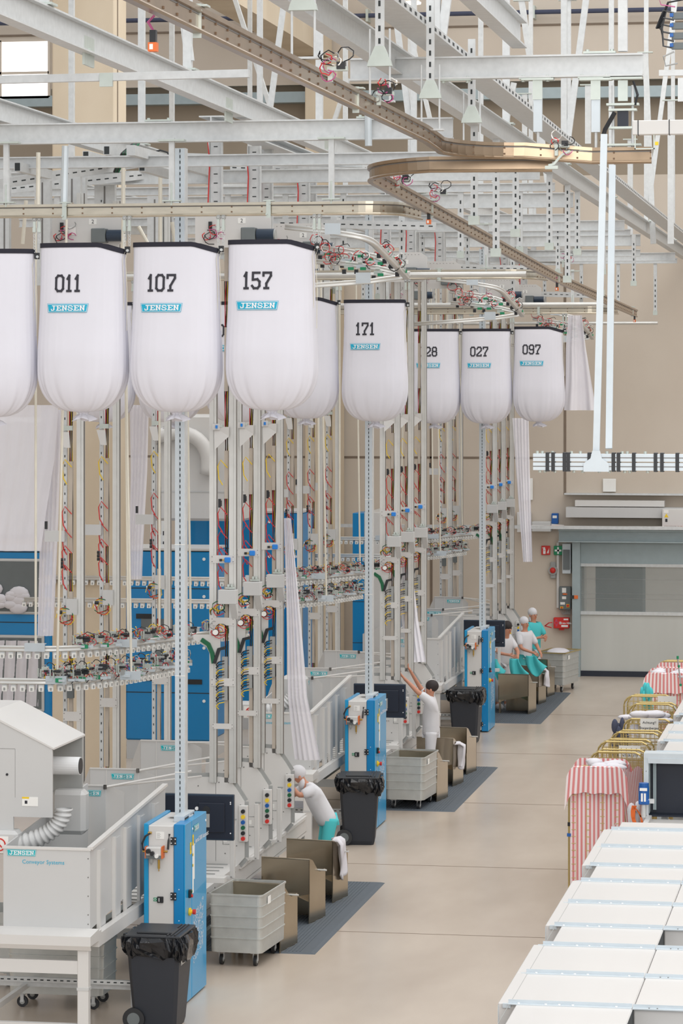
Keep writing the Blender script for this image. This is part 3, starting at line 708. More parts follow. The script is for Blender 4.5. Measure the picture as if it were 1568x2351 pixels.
def tower(kind, zb, zt, label, loc, group):
    t = thing('lift_tower', label, 'sorting tower', loc, 0, group); rnd = random.Random(kind)
    for x in ((0, .255) if kind == 'S' else (.13,)):
        MB(mALU).sweep([(x, 0, zb), (x, 0, zt)], AP, up=(0, 1, 0)).use(mALUD).box(x+.046, -.03, zb, x+.047, .03, zt).build('profile_post', t)
    if kind == 'L':
        m = MB(mGALV).box(-.1, -.02, zb, -.05, .02, zt).use(mSLOT)
        z = zb+.1
        while z < zt: m.cb(-.075, -.021, z, .012, .003, .03); z += .12
        m.build('perforated_post', t)
    z = zb
    xm = .165 if kind == 'S' else -.005
    while z < zt-.3:
        h = rnd.uniform(.5, 1.5); MB(mTAN).box(xm-.025, .0, z, xm+.025, .05, min(z+h, zt)).build('cable_duct', t); z += h+rnd.uniform(.25, .9)
    m = MB(mCRED)
    for i, c in enumerate((mBLACK, mCRED, mBLACK, mGREYD, mYEL, mBLACK)):
        m.use(c); m.tube([(xm-.02+.008*i+.008*math.sin(k*1.3+i*2), .03-.012*(i % 3), zb+.1+k*(zt-zb-.5)/24) for k in range(25)], .006, 4)
    for i in range(5):
        zz = [4.55, 4.8, 5.0, 5.3, 5.9][i]
        m.use(mCRED if i < 4 else mYEL).tube([(xm+.02, -.02, zz), (xm-.06, -.06, zz+.1), (xm-.1, -.05, zz+.02), (xm-.09, -.03, zz-.14), (xm-.04, -.03, zz-.22)], .007, 5)
    m.build('cable_bundle', t)
    def plate(z, w_=.31, h=.1, n='cross_plate', x=.13):
        m = MB(mGREYW).box(x-w_/2, -.056, z-h/2, x+w_/2, -.048, z+h/2).use(mALUD)
        for a in (-1, 1):
            for b_ in (-1, 1): m.cyl((x+a*w_*.44, -.058, z+b_*h*.3), .006, .006, 'y', 6)
        return m.build(n, t)
    if kind == 'S':
        p = plate(4.74); MB(mBLU2).bb(.16, -.10, 4.70, .235, -.06, 4.765, .008).use(mBRASS).box(.13, -.09, 4.725, .16, -.065, 4.74).use(mBLACK).cb(.11, -.08, 4.73, .03, .03, .03).build('blue_valve', p)
        plate(3.95); plate(3.18); plate(2.62, .28, .07)
        g = MB(mGREY).bb(.10, -.20, 4.18, .33, -.05, 4.36, .006).prism([(-.20, 4.18), (-.05, 4.18), (-.05, 3.98)], 'x', .25, .33)
        g.build('grey_housing', t)
        MB(mZINC).cyl((.22, -.1, 4.40), .03, .03, 'x', 10).cyl((.26, -.1, 4.40), .03, .02, 'x', 10).cb(.24, -.1, 4.38, .12, .05, .02).build('roller', t)
        m = MB(mGREYW).add([(.02, -.06, 6.42), (.22, -.1, 6.42), (.22, -.1, 6.30), (.04, -.12, 6.13), (.02, -.055, 6.42), (.22, -.095, 6.42), (.22, -.095, 6.30), (.04, -.115, 6.13)], [(0, 3, 2, 1), (4, 5, 6, 7), (0, 1, 5, 4), (1, 2, 6, 5), (2, 3, 7, 6), (3, 0, 4, 7)]).use(mGREYW).box(0, -.09, 6.38, .1, -.05, 6.46).use(mBLU2).cb(.06, -.1, 6.42, .025, .02, .04).use(mZINC).cb(.12, -.07, 6.43, .04, .03, .03)
        m.build('sensor_bracket', t)
        MB(mBLACK).cb(.09, -.05, 5.45, .03, .04, .11).use(mBLACK).cb(.11, -.06, 5.45, .015, .03, .07).build('photo_eye', t)
        m = MB(mGRND); m.sweep([(-.14, -.08, 3.72), (-.05, -.08, 3.66), (.0, -.08, 3.55), (.02, -.08, 3.42)], rect(.05, .04), up=(0, 1, 0)).use(mBLACK).sweep([(.03, -.09, 3.42), (.09, -.09, 3.6), (.17, -.09, 3.62)], rect(.04, .03), up=(0, 1, 0)); m.build('guide_funnel', t)
        MB(mGREYW).prism([(-.25, 3.78), (.1, 3.78), (.1, 3.45), (.03, 3.42), (-.08, 3.62), (-.25, 3.72)], 'y', -.06, -.05).build('funnel_plate', t)
        MB(mGREYD).box(.12, -.05, 2.95, .19, .02, 3.5).build('terminal_box', t)
        m = MB(mBLACK)
        for i in range(16): m.use([mBLACK, mBLACK, mGREYD, mYEL][i % 4]).tube([(.15, -.05, 3.45-i*.035), (.09, -.09, 3.44-i*.035), (.05, -.08, 3.40-i*.035), (.08, -.05, 3.36-i*.035)], .006, 4)
        m.build('wiring', t)['kind'] = 'stuff'
        m = MB(mCRED); hoses(m, (.1, -.12, 3.85), 9, .09, .12, [mCRED, mCRED, mGREYD, mYEL, mCRED, mBLACK], .005)
        m.use(mPAPER).cyl((.06, -.16, 3.82), .035, .03, 'y', 14).use(mBLACK).cyl((.06, -.14, 3.82), .042, .03, 'y', 14)
        m.build('air_hose', t)['kind'] = 'stuff'
        m = MB(mCRED); hoses(m, (.07, -.08, 4.1), 7, .09, .1, [mYEL, mGRND, mBLACK, mCRED], .006); m.build('wiring', t)['kind'] = 'stuff'
    else:
        plate(2.72, .24, .12, x=.03)
        MB(mGREY).box(-.32, -.10, 4.95, -.06, -.06, 5.09).build('side_plate', t)
        MB(mBLACK).cb(-.30, -.1, 5.16, .03, .04, .1).build('photo_eye', t)
        MB(mGREYW).add([(-.12, -.1, 6.35), (.0, -.1, 6.35), (.02, -.12, 6.15), (-.06, -.12, 6.15), (-.12, -.09, 6.35), (.0, -.09, 6.35), (.02, -.11, 6.15), (-.06, -.11, 6.15)], [(0, 3, 2, 1), (4, 5, 6, 7), (0, 1, 5, 4), (1, 2, 6, 5), (2, 3, 7, 6), (3, 0, 4, 7)]).use(mZINC).cb(-.02, -.07, 6.4, .12, .05, .06).build('sensor_bracket', t)
        MB(mGREY).box(-.04, -.09, 4.02, .1, -.05, 4.22).use(mBLACK).cyl((-.12, -.09, 4.05), .025, .05, 'x', 10).use(mPAPER).cyl((-.15, -.09, 4.05), .02, .02, 'x', 10).build('regulator', t)
        m = MB(mBLACK)
        for a in range(3): m.cyl((-.1, -.08, 4.72-a*.045), .022, .03, 'x', 10)
        m.build('cable_chain', t)
        m = MB(mCRED); hoses(m, (-.03, -.07, 4.0), 6, .12, .08, [mCRED, mYEL, mGREYD, mGRND], .006); hoses(m, (.0, -.05, 3.4), 6, .08, .2, [mYEL, mBLACK, mGRND, mBLACK], .006); m.build('wiring', t)['kind'] = 'stuff'
        MB(mINNER).box(-.04, -.05, 2.95, .04, .02, 3.2).build('terminal_box', t)
    return t
SX, SY = -8.3, [37.9, 39.45, 41.0]
TN = ['front', 'middle', 'rear']
tS = tL = None
for k in range(3):
    for i in range(3):
        lb = '%s aluminium lift tower standing on the feeding stations of the %s bay' % (TN[i], ORD[k]); loc = (SX, SY[i]+SEC*k, 0)
        if tS is None: tS = tower('S', 1.9, 8.9, lb, loc, 'lift towers over the feeding stations')
        else: copy_tree(tS, None, loc, lb)
LPX = {0: [(163, 37.8), (246, 39.5), (365, 42.6)], 1: [(672, 52.9), (720, 54.7), (760, 56.4)], 2: [(1020, 66.2), (1045, 67.5)]}
for k in LPX:
    for i, (px, Y) in enumerate(LPX[k]):
        lb = '%s slim lift tower in the back line of the %s bay' % (TN[i], ORD[k]); loc = (XP(px, Y), Y, 0)
        if tL is None: tL = tower('L', .9, 9.4, lb, loc, 'slim lift towers of the back line')
        else: copy_tree(tL, None, loc, lb)
# ruler channels and gear heads above the towers
def ruler():
    t = thing('slotted_hanger', '', 'hanger', (0, 0, 0), 0, 'wide slotted hangers above the towers')
    m = MB(mGALV).box(-.07, -.03, 0, .07, 0, 1.1).box(-.09, -.06, 0, -.075, 0, 1.1).box(.075, -.06, 0, .09, 0, 1.1).use(mSLOT)
    for i in range(9): m.cb(0, -.032, .1+i*.115, .05, .003, .012)
    m.build('channel', t)
    MB(mCRED).tube([(-.1, -.05, 1.0), (-.07, -.07, .7), (-.09, -.07, .2), (-.06, -.05, 0)], .008, 5).build('cable', t)
    return t
R0 = None
def gear():
    t = thing('conveyor_drive', '', 'conveyor drive', (0, 0, 0), 0, 'drive heads on top of the towers')
    m = MB(mGREYW).prism([(-.35, -.3), (.55, -.3), (.62, -.22), (.62, .12), (.5, .2), (-.25, .2), (-.35, .1)], 'y', 0, .03).use(mALUD)
    for i in range(14): m.cyl((-.3+i*.06, -.002, .16), .006, .006, 'y', 6)
    m.build('side_plate', t)
    MB(mINNER).bb(.28, -.22, -.24, .46, -.02, -.06, .01).build('gearbox', t)
    MB(mMOTOR if 0 else mSCREEN).cyl((.58, -.12, -.15), .075, .22, 'x', 18).use(mGREYD).cyl((.70, -.12, -.15), .07, .02, 'x', 18).build('motor', t)
    p = MB(mPAPER).box(.2, -.004, .0, .3, .0, .07); p.use(mINK); text(p, '2', front(.232, -.004, .012), .07, .002); p.build('number_plate', t)
    m = MB(mCRED); hoses(m, (-.1, -.05, -.1), 7, .1, .2, [mCRED, mBLACK, mPINK, mGREYD]); m.build('wiring', t)['kind'] = 'stuff'
    MB(mBLACK).cb(-.15, -.02, -.02, .04, .04, .09).use(mPAPER).cb(-.02, -.006, -.08, .1, .004, .1).build('switch', t)
    return t
G0 = None
for k in range(3):
    beam('head_beam', 'short lengthwise beam above the station towers of the %s bay' % ORD[k], (-8.05, 36.6+SEC*k, 10.2-.1*k), (-8.05, 44.4+SEC*k, 10.2-.1*k), .3, .12, 'lengthwise beams above the towers')
    beam('cross_beam', 'cross beam behind the towers of the %s bay carrying small slotted hangers' % ORD[k], (-12.5, 43.2+SEC*k, 9.76), (-4.5, 43.2+SEC*k, 9.76), .1, .12)
    for i, (x, y) in enumerate(((-8.2, 37.6), (-7.95, 38.8), (-8.15, 40.6), (-7.9, 42.0), (-8.1, 43.6))):
        lb = 'wide slotted hanger above the towers of the %s bay, %s' % (ORD[k], ['first', 'second', 'third', 'fourth', 'fifth'][i]+' from the left'); loc = (x, y+SEC*k, 9.05-.1*(i % 2)-.1*k)
        if R0 is None: R0 = ruler(); R0['label'] = lb; R0.location = loc
        else: copy_tree(R0, None, loc, lb)
    for i, (x, y) in enumerate(((-8.1, 37.5), (-8.05, 41.4), (-10.0, 37.4))):
        lb = 'grey drive head plate with motor on top of the %s bay, %s' % (ORD[k], ['foremost', 'rear one', 'over the slim towers'][i]); loc = (x, y+SEC*k, 8.98)
        if G0 is None: G0 = gear(); G0['label'] = lb; G0.location = loc
        else: copy_tree(G0, None, loc, lb)
    # upright channels seen above the front rail at left
    for i, (px, Y, wd) in enumerate(((97, 37, .2), (165, 38, .22), (186, 38.6, .12), (240, 39.5, .28), (355, 42.5, .22), (378, 42.7, .1), (10, 37, .12))[:7 if k == 0 else 5]):
        x = XP(px, Y); m = MB(mGALV).box(x-wd/2, Y+SEC*k, 8.2, x+wd/2, Y+.1+SEC*k, 9.65).use(mALUD).box(x-.01, Y-.004+SEC*k, 8.2, x+.01, Y+SEC*k, 9.6)
        solo(m, 'upright_channel', 'galvanised upright channel above the back line, %s from the left over the %s bay' % (['second', 'third', 'fourth', 'fifth', 'sixth', 'seventh', 'first'][i], ORD[k]), 'channel', 'upright channels above the rails')
# slotted struts and box tubes in the upper left
rnd = random.Random(3)
for k in range(3):
    Yo = SEC*k
    for i, (a, b_, Ya, Yb) in enumerate((((-20, 425), (330, 372), 36, 37.5), ((-40, 440), (345, 400), 38, 39.5), ((300, 345), (500, 400), 34.6, 40), ((425, 362), (835, 375), 40, 39.5), ((530, 385), (830, 395), 42, 42), ((640, 512), (1000, 520), 43, 43))):
        p, q = W(a[0], a[1], Ya), W(b_[0], b_[1], Yb); p.y += Yo; q.y += Yo; p.z -= .12*k; q.z -= .12*k
        m = MB(mGALV).sweep([p, q], [(-.05, -.06), (.05, -.06), (.05, .06), (-.05, .06)]).use(mSLOT)
        d = q-p; n = int(d.length/.12); s_ = d.normalized().cross(Vector((0, 0, 1))); sg = 1 if s_.y < 0 else -1
        for j in range(n):
            c = p+d*(j+.5)/n+s_*(.0505*sg); m.bar(c-d.normalized()*.03, c+d.normalized()*.03, .003, .016)
        solo(m, 'slotted_strut', 'slotted galvanised strut above the %s bay, %s' % (ORD[k], ['upper one slanting at left', 'lower one slanting at left', 'perforated tray running back beside the post', 'level one right of the post', 'level one just below it', 'level one over the drive heads'][i]), 'strut', 'slotted struts under the roof grid')
    if k == 0:
        for i, (px, py, Y) in enumerate(((197, 357, 36), (245, 345, 36), (326, 383, 36.2), (40, 383, 35))):
            p = W(px, py, Y); t = thing('box_tube', 'square steel tube with dark open end, ' + ['left of the pair over bag 011', 'right of the pair over bag 011', 'lowest of the three over bag 107', 'at the far left'][i], 'beam', p)
            MB(mGALV).box(-.04, 0, -.055, .04, 1.4, .055).build('tube', t); MB(mSLOT).box(-.032, -.002, -.047, .032, .004, .047).build('open_end', t)
        m = MB(mBLACK)
        for i in range(6): m.use([mBLACK, mBLACK, mGRND][i % 3]).tube([W(318+i*2, 315, 36.5), W(300+i*3, 335, 36.3), W(280+i*2, 352, 36.2), W(262+i*2, 395, 36.4)], .014, 5)
        solo(m, 'cable_bundle', 'thick black and green cable bundle dropping from the cross beam at left', 'cable')
        m = MB(mBLACK).tube([W(352, 350, 37), W(368, 345, 37), W(385, 350, 37), W(397, 372, 37)], .013, 6); solo(m, 'cable_loop', 'black cable loop left of the slotted post', 'cable')
    # slanting rods
for i, (a, b_, Y) in enumerate((((88, 350), (87, 505), 35), ((283, 375), (283, 580), 36), ((368, 400), (368, 580), 38), ((150, 335), (146, 490), 33.1), ((845, 250), (846, 335), 33.1), ((1235, 180), (1233, 300), 33.3), ((60, 460), (52, 560), 40), ((318, 520), (345, 570), 40), ((395, 510), (402, 560), 40))):
    solo(MB(mBEIGE if i not in (3, 4, 5) else mPALE).tube([W(*a, Y), W(*b_, Y)], .026 if i not in (3, 4, 5) else .04, 8), 'suspension_rod', 'pale suspension rod under the roof grid, ' + ['above the gap left of bag 011', 'above bag 011 right side', 'above bag 107 left of the post', 'thick, joined to the front rail by a clamp', 'in the middle under the first cross beam', 'right, under the short beam', 'slanting at far left', 'slanting left of the post', 'slanting right of the post'][i], 'rod', 'suspension rods under the roof grid')

# ================================================ CLIP SORTING RAILS
def clip_mesh():
    m = MB(mGREYW).box(-.035, -.02, -.10, .035, .03, -.02).box(-.045, -.03, -.03, .045, .03, -.015).use(mGALV).cb(0, -.025, -.06, .05, .01, .04)
    m.use(mPAPER).box(-.03, -.04, -.12, .03, -.02, -.06).use(mGREYD).box(-.012, -.042, -.11, .014, -.038, -.075); return m.mesh('clip')
CLIP = clip_mesh()
TP = [(-.035,-.035),(.035,-.035),(.04,-.02),(.03,-.008),(.03,.008),(.04,.02),(.035,.035),(-.035,.035),(-.04,.02),(-.03,.008),(-.03,-.008),(-.04,-.02)]
def bez(P, n=24):
    out = []
    for i in range(n+1):
        t = i/n; q = [Vector(p) for p in P]
        while len(q) > 1: q = [q[j].lerp(q[j+1], t) for j in range(len(q)-1)]
        out.append(q[0])
    return out
def sorting(label, pts, z, rods, wires, loc):
    t = thing('clip_rail', label, 'clip conveyor rail', loc, 0, 'clip conveyor rails')
    P = [Vector((p[0], p[1], 0)) for p in pts]
    MB(mALU).sweep(P, TP).build('rail', t, True)
    acc = 0
    for a, b_ in zip(P[:-1], P[1:]):
        l = (b_-a).length; d = (b_-a)/l
        while acc < l:
            p = a+d*acc; c = link('clip', CLIP, t, p); c.rotation_euler = (0, 0, math.atan2(d.y, d.x)); acc += .112
        acc -= l
    for (x, y, h, lean) in rods:
        MB(mBEIGE).tube([(x, y, .05), (x+lean, y, h)], .016, 8).build('suspension_rod', t)
        MB(mPALE).box(x-.13, y-.055, -.03, x+.13, y-.045, .07).box(x-.13, y-.05, .06, x+.13, y+.03, .07).build('hanger_plate', t)
    rn = random.Random(wires[0][0])
    m = MB(mCRED)
    for (x, y, n) in wires: hoses(m, (x, y, .10), n+3, .075, .2, [mGREYD, mCRED, mBLACK, mZINC, mYEL, mCRED, mGREYD, mBLACK, mPINK, mPAPER, mYEL], .0055)
    m.build('wiring', t)['kind'] = 'stuff'
    for (x, y, n) in wires:
        for q in range(max(3, n//2)):
            a, b_ = x+rn.uniform(-.16, .16), y+rn.uniform(-.1, .1); m = MB([mZINC, mGREYD, mZINC, mBLACK][rn.randrange(4)]).cb(a, b_, rn.uniform(.05, .16), rn.uniform(.04, .1), .05, rn.uniform(.03, .07))
            m.use(mGRN if q == 0 else mPALE).cb(a+.06, b_-.04, .02, .08, .02, .05 if q == 0 else .03); m.use(mZINC).cyl((a-.05, b_-.02, .1), .012, .1, 'z', 6).use(mBLACK).cyl((a+.02, b_-.05, .13), .014, .05, 'x', 8); m.build('switch_module', t)
    return t
A_ = [(-14.0, 36.75)]+[tuple(p)[:2] for p in bez([(-10.4, 36.8, 0), (-9.75, 36.8, 0), (-9.45, 37.3, 0), (-9.2, 38.4, 0), (-8.35, 40.2, 0)], 20)]
B_ = [(-14.0, 35.7)]+[tuple(p)[:2] for p in bez([(-10.2, 35.75, 0), (-9.5, 35.75, 0), (-9.3, 36.2, 0), (-9.1, 37.0, 0), (-8.75, 38.5, 0)], 20)]
def tr(pts, o): return [(p[0]-o[0], p[1]-o[1]) for p in pts]
def wiresat(P, i0, n): return [(P[i][0], P[i][1]-.02, n) for i in range(i0, len(P), 2)]
oA, oB = (-9.5, 37.2, 3.66), (-9.5, 36.2, 3.36)
a0 = sorting('upper clip conveyor rail with wiring in the nearest bay', tr(A_, oA), 0, [(XP(82, 36.8)-oA[0], -.4, 5.6, .0), (XP(294, 37.6)-oA[0], .4, 5.6, -.05), (XP(438, 39.6)-oA[0], 2.4, 5.6, -.08), (XP(366, 38.6)-oA[0], 1.4, 5.6, .0)], wiresat(tr(A_, oA), 7, 10), oA)
b0 = sorting('lower clip conveyor rail with wiring in the nearest bay', tr(B_, oB), 0, [(XP(131, 35.8)-oB[0], -.4, 5.6, .12), (XP(306, 36.6)-oB[0], .3, 5.6, -.1)], wiresat(tr(B_, oB), 4, 11), oB)
for k in (1, 2):
    copy_tree(a0, None, (oA[0], oA[1]+SEC*k, 3.66), 'upper clip conveyor rail with wiring in the %s bay' % ORD[k]); copy_tree(b0, None, (oB[0], oB[1]+SEC*k, 3.36), 'lower clip conveyor rail with wiring in the %s bay' % ORD[k])
# infeed rails curving down to the bag rail
def infeed(k, label, base=None):
    loc = (-7.0, 38.6+SEC*k, 8.35-.22*k)
    if base: return copy_tree(base, None, loc, label)
    t = thing('infeed_rail', label, 'conveyor rail', loc, 0, 'infeed rails over the towers'); L0 = Vector(loc)
    T1 = [W(655, 521, 38)-L0, W(745, 530, 38)-L0]+[p-L0 for p in bez([W(780, 536, 38), W(830, 543, 38), W(850, 548, 38), W(866, 566, 38.4)], 8)]+[W(905, 605, 39.4)-L0, W(934, 636, 40.2)-L0]
    T2 = [W(600, 664, 40)-L0, W(728, 655, 40)-L0, W(850, 646, 40.2)-L0, W(912, 637, 40.3)-L0, W(936, 628, 40.8)-L0]
    T3 = [W(720, 566, 41)-L0, W(800, 577, 41)-L0, W(860, 588, 41)-L0, W(925, 612, 41)-L0]
    T4 = [W(720, 600, 40.5)-L0, W(800, 606, 40.5)-L0, W(870, 616, 40.5)-L0, W(930, 630, 40.5)-L0]
    for P in (T1, T2, T3, T4): MB(mALU).sweep(P, TP).build('tube_rail', t, True)
    for a in (W(765, 533, 37.9), W(835, 645, 40)):
        a = a-L0; MB(mPALE).box(a.x-.1, a.y-.05, a.z-.03, a.x+.1, a.y-.04, a.z+.11).build('hanger_plate', t)
    rn = random.Random(5)
    for (px, py, Y) in ((745, 580, 41), (768, 588, 41), (795, 598, 40.8), (822, 583, 41), (845, 590, 41), (868, 600, 41), (880, 575, 39), (893, 588, 39.3), (908, 600, 39.6), (922, 618, 40), (800, 612, 40.4), (828, 612, 40.4), (868, 626, 40.4), (750, 598, 40.6)):
        a = W(px, py, Y)-L0; m = MB([mZINC, mGREYD, mPALE][rn.randrange(3)]).cb(a.x, a.y, a.z, .11, .06, .05).use(mGRN).cb(a.x+.04, a.y-.04, a.z-.03, .08, .01, .04).use(mBLACK).cb(a.x-.05, a.y-.05, a.z-.07, .05, .05, .06).use(mZINC).cyl((a.x, a.y-.03, a.z+.05), .015, .06, 'x', 8); m.build('switch_module', t)
    m = MB(mCRED)
    for (px, py, Y) in ((740, 560, 40.9), (790, 585, 40.9), (885, 565, 39), (915, 600, 39.6), (760, 600, 40.5), (840, 600, 40.4)):
        a = W(px, py, Y)-L0; hoses(m, (a.x, a.y-.06, a.z), 7, .09, .15, [mCRED, mBLACK, mCRED, mGREYD, mPAPER])
    m.build('wiring', t)['kind'] = 'stuff'
    return t
i0 = infeed(0, 'curving aluminium infeed rails with green boards at right end of the nearest bay')
infeed(1, 'curving aluminium infeed rails with green boards above bag 027', i0); infeed(2, 'curving aluminium infeed rails at the far rail end', i0)
# dense small hangers behind
rn = random.Random(11)
for k in range(3):
    for i in range(9):
        x = -11.8+.85*i; Y = 43.2+SEC*k; z0 = 8.7+rn.uniform(-.2, .3)
        m = MB(mGALV).box(x-.04, Y-.02, z0, x+.04, Y+.02, 9.7).use(mSLOT)
        for j in range(7): m.cb(x, Y-.021, z0+.08+j*.12, .02, .003, .05)
        m.use(mZINC).cb(x, Y-.02, z0+.05, .1, .06, .1)
        solo(m, 'slotted_hanger', 'small slotted hanger in the row behind the %s bay, %s' % (ORD[k], ['first', 'second', 'third', 'fourth', 'fifth', 'sixth', 'seventh', 'eighth', 'ninth'][i]+' from the left'), 'hanger', 'small slotted hangers')
    m = MB(mALU).tube([(-12, 44.0+SEC*k, 8.55-.1*k), (-5, 44.0+SEC*k, 8.55-.1*k)], .04, 8); solo(m, 'tube_rail', 'aluminium tube rail crossing behind the towers of the %s bay' % ORD[k], 'rail', 'crossing tube rails')
# cable hoses dangling beside the right rail
for i, (px, py) in enumerate(((1110, 400), (1185, 440), (1232, 480), (1292, 500), (1340, 600), (1235, 560), (1110, 480), (1455, 590))):
    Y = [34, 38, 42, 46, 50, 44.5, 36, 60][i]; p = W(px, py, Y); x = p.x if i == 7 else -4.45; top = 9.88
    m = MB(mGALV).box(x-.04, Y-.02, p.z-.5, x+.04, Y+.02, top).use(mSLOT); z = p.z-.45
    while z < top-.1: m.cb(x, Y-.021, z, .02, .003, .045); z += .1
    m.use(mZINC).cb(x, Y-.03, p.z-.52, .12, .08, .1)
    solo(m, 'rail_drop_hanger', 'perforated drop hanger beside the descending rail at right, ' + ['first', 'second', 'third', 'fourth', 'fifth', 'behind the third', 'low one by the first', 'last by the wall'][i], 'hanger', 'drop hangers beside the descending rail')

# switch units clipped on the rails
for i, (px, py, Y, n) in enumerate(((884, 215, 23.6, 8), (775, 158, 20.6, 9), (925, 412, 30.6, 10), (1012, 445, 33.2, 9), (1290, 335, 28.1, 6), (1300, 600, 47, 7))):
    p = W(px, py, Y); t = thing('rail_switch_unit', 'switch unit with loose cables, ' + ['at the dark joint of the upper brown rail', 'with violet cables above the upper brown rail', 'on the loop of the lower rail', 'at the joint over the nearest row end', 'on the horizontal rail at upper right', 'at the joint over the middle row end'][i], 'switch unit', p, 0, 'switch units on the rails')
    MB(mZINC).cb(0, 0, 0, .14, .05, .03).cb(-.05, 0, -.04, .03, .04, .1).build('base_plate', t)
    MB(mBLACK).cb(.03, -.02, .02, .06, .05, .05).build('valve', t)
    m = MB(mBLACK); hoses(m, (0, -.04, .03), n, .06, .16, [mPINK, mBLACK, mCRED, mGREYD, mBLACK, mPAPER], .0045); m.build('cable', t)['kind'] = 'stuff'
# ================================================ BAYS: cabinets, bins, stations
def slot_post(loc, label, zb, zt):
    t = thing('slotted_post', label, 'post', loc, 0, 'slotted posts on the blue cabinets')
    m = MB(mPALE).box(-.06, -.03, 0, -.012, .02, zt-zb).box(.006, -.03, 0, .05, .02, zt-zb).box(-.012, -.02, 0, .006, .02, zt-zb)
    m.use(mGALV).box(.05, -.03, 0, .062, .3*.3, zt-zb)
    m.use(mSLOT); z = .06
    while z < zt-zb: m.cb(-.003, -.021, z, .010, .004, .035); z += .065
    m.build('slotted_profile', t)
    m = MB(mPAPER)
    for z in (.5, 1.6, 3.1, 4.9, 6.2): m.box(-.063, -.033, z, .055, .022, z+.008)
    m.build('cable_tie', t)
    MB(mGREYW).cb(0, 0, .01, .26, .16, .02).build('foot_plate', t)
    return t
def cabinet():
    t = thing('control_cabinet', '', 'cabinet', (0, 0, 0), 0, 'blue control cabinets'); W_, D_, H_ = .475, 1.1, 2.03
    # origin: front right bottom corner; x to the left is negative
    MB(mGREYW).bb(-.425, .01, .04, -.135, D_-.02, H_-.02, .008).use(mSLOT).box(-.43, .03, 0, -.05, D_-.05, .05).build('cabinet_body', t)
    MB(mBLUE).bb(-.475, 0, .02, -.425, D_, H_, .006).build('left_panel', t)
    MB(mBLUED).bb(-.13, 0, .02, -.012, .34, H_, .006).build('hinge_panel', t)
    d = MB(mBLUE).bb(-.012, .0, .02, 0, .33, H_-.003, .003); d.use(mWHITE)
    for z in (.15, .55, .95, 1.3): d.cyl((-.07, -.002, z), .006, .004, 'y', 8)
    d.build('narrow_door', t)
    dr_ = MB(mBLUE).bb(-.13, .345, .02, .001, D_, H_-.002, .005); dr_.use(mWHITE)
    dr_.cyl((.004, .37, H_-.1), .014, .008, 'x', 10).cyl((.004, 1.05, H_-.1), .014, .008, 'x', 10)
    door = dr_.build('door', t)
    m = MB(mTEALLOGO); logo(m, side(.001, .55, H_-.11), .26, .075, mTEALLOGO); m.build('logo', door)
    m = MB(mWHITE); text(m, 'Jenrail 2000 Automatic', side(.001, .50, H_-.28), .075, .004, 'LEFT', .01); m.build('lettering', door)
    m = MB(mPAPER).box(.0015, .36, 1.35, .004, .47, 1.75).box(.0015, .36, 1.2, .004, .42, 1.35).use(mYEL).box(.002, .36, 1.74, .0055, .42, 1.86).box(.002, .36, 1.62, .006, .40, 1.65).box(.002, .36, 1.5, .006, .40, 1.53)
    m.box(.001, .24, 1.66, .005, .31, 1.79).use(mINK).box(.002, .27, 1.70, .006, .28, 1.76).box(.002, .385, 1.78, .0062, .395, 1.83); m.build('warning_labels', door)
    MB(mBLACK).bb(0, .16, 1.18, .03, .23, 1.27, .005).use(mRED).cyl((.035, .195, 1.2), .018, .02, 'x', 12).use(mGRND).cyl((.032, .195, 1.25), .014, .012, 'x', 12).build('switch_box', t)
    MB(mYEL).cyl((.012, .2, 1.02), .045, .02, 'x', 16).cyl((.03, .2, 1.02), .022, .03, 'x', 12).use(mRED).cyl((.06, .2, 1.02), .03, .03, 'x', 16).build('emergency_button', t)
    m = MB(mWHITE); rn = random.Random(2)
    for i in range(520):
        y, z = rn.uniform(.42, .92), rn.uniform(.45, 1.0); a = rn.uniform(0, 3.1); l = .03
        z += (y-.67)*.28
        m.add([(.003, y, z), (.003, y+l*math.cos(a), z+l*math.sin(a)), (.003, y+l*math.cos(a)+.006, z+l*math.sin(a)+.004), (.003, y+.006, z+.004)], [(0, 1, 2, 3)])
    m.build('lint_patch', door)
    for z in (1.80, 1.18, .12):
        h = MB(mBLACK).box(-.165, -.012, z, -.10, .0, z+.085).use(mWHITE)
        for a in (-.155, -.11):
            for b_ in (.02, .065): h.cyl((a, -.013, z+b_), .007, .006, 'y', 8)
        h.build('hinge', t)
    # pneumatic unit
    p = MB(mGREYW).bb(-.43, -.10, 1.66, -.25, .0, 1.78, .008).use(mORG).box(-.44, -.105, 1.655, -.43, .0, 1.785).box(-.25, -.105, 1.655, -.235, 0, 1.79).use(mINNER).box(-.43, -.104, 1.655, -.25, -.098, 1.69)
    p.use(mBLACK).cyl((-.395, -.12, 1.74), .026, .04, 'y', 14).cyl((-.35, -.12, 1.715), .024, .04, 'y', 14).use(mPAPER).cyl((-.30, -.115, 1.685), .022, .03, 'y', 14)
    p.use(mGREYD).cyl((-.37, -.07, 1.63), .022, .05, 'z', 10).cyl((-.37, -.07, 1.6), .01, .04, 'z', 8).use(mBRASS).cyl((-.285, -.07, 1.59), .014, .1, 'z', 10).cyl((-.285, -.07, 1.53), .006, .04, 'z', 8)
    p.build('pneumatic_unit', t)
    MB(mBLACK).tube([(-.39, -.02, 1.93), (-.44, -.06, 1.9), (-.475, -.08, 1.82), (-.47, -.08, 1.76), (-.44, -.06, 1.72)], .012, 7).tube([(-.18, 0, 1.92), (-.185, -.02, 1.85), (-.19, -.03, 1.75)], .012, 7).use(mBRASS).cyl((-.45, -.07, 1.73), .013, .04, 'x', 8).cyl((-.215, -.05, 1.73), .013, .05, 'x', 8).cyl((-.40, -.02, 1.93), .015, .04, 'x', 8).build('air_hose', t)
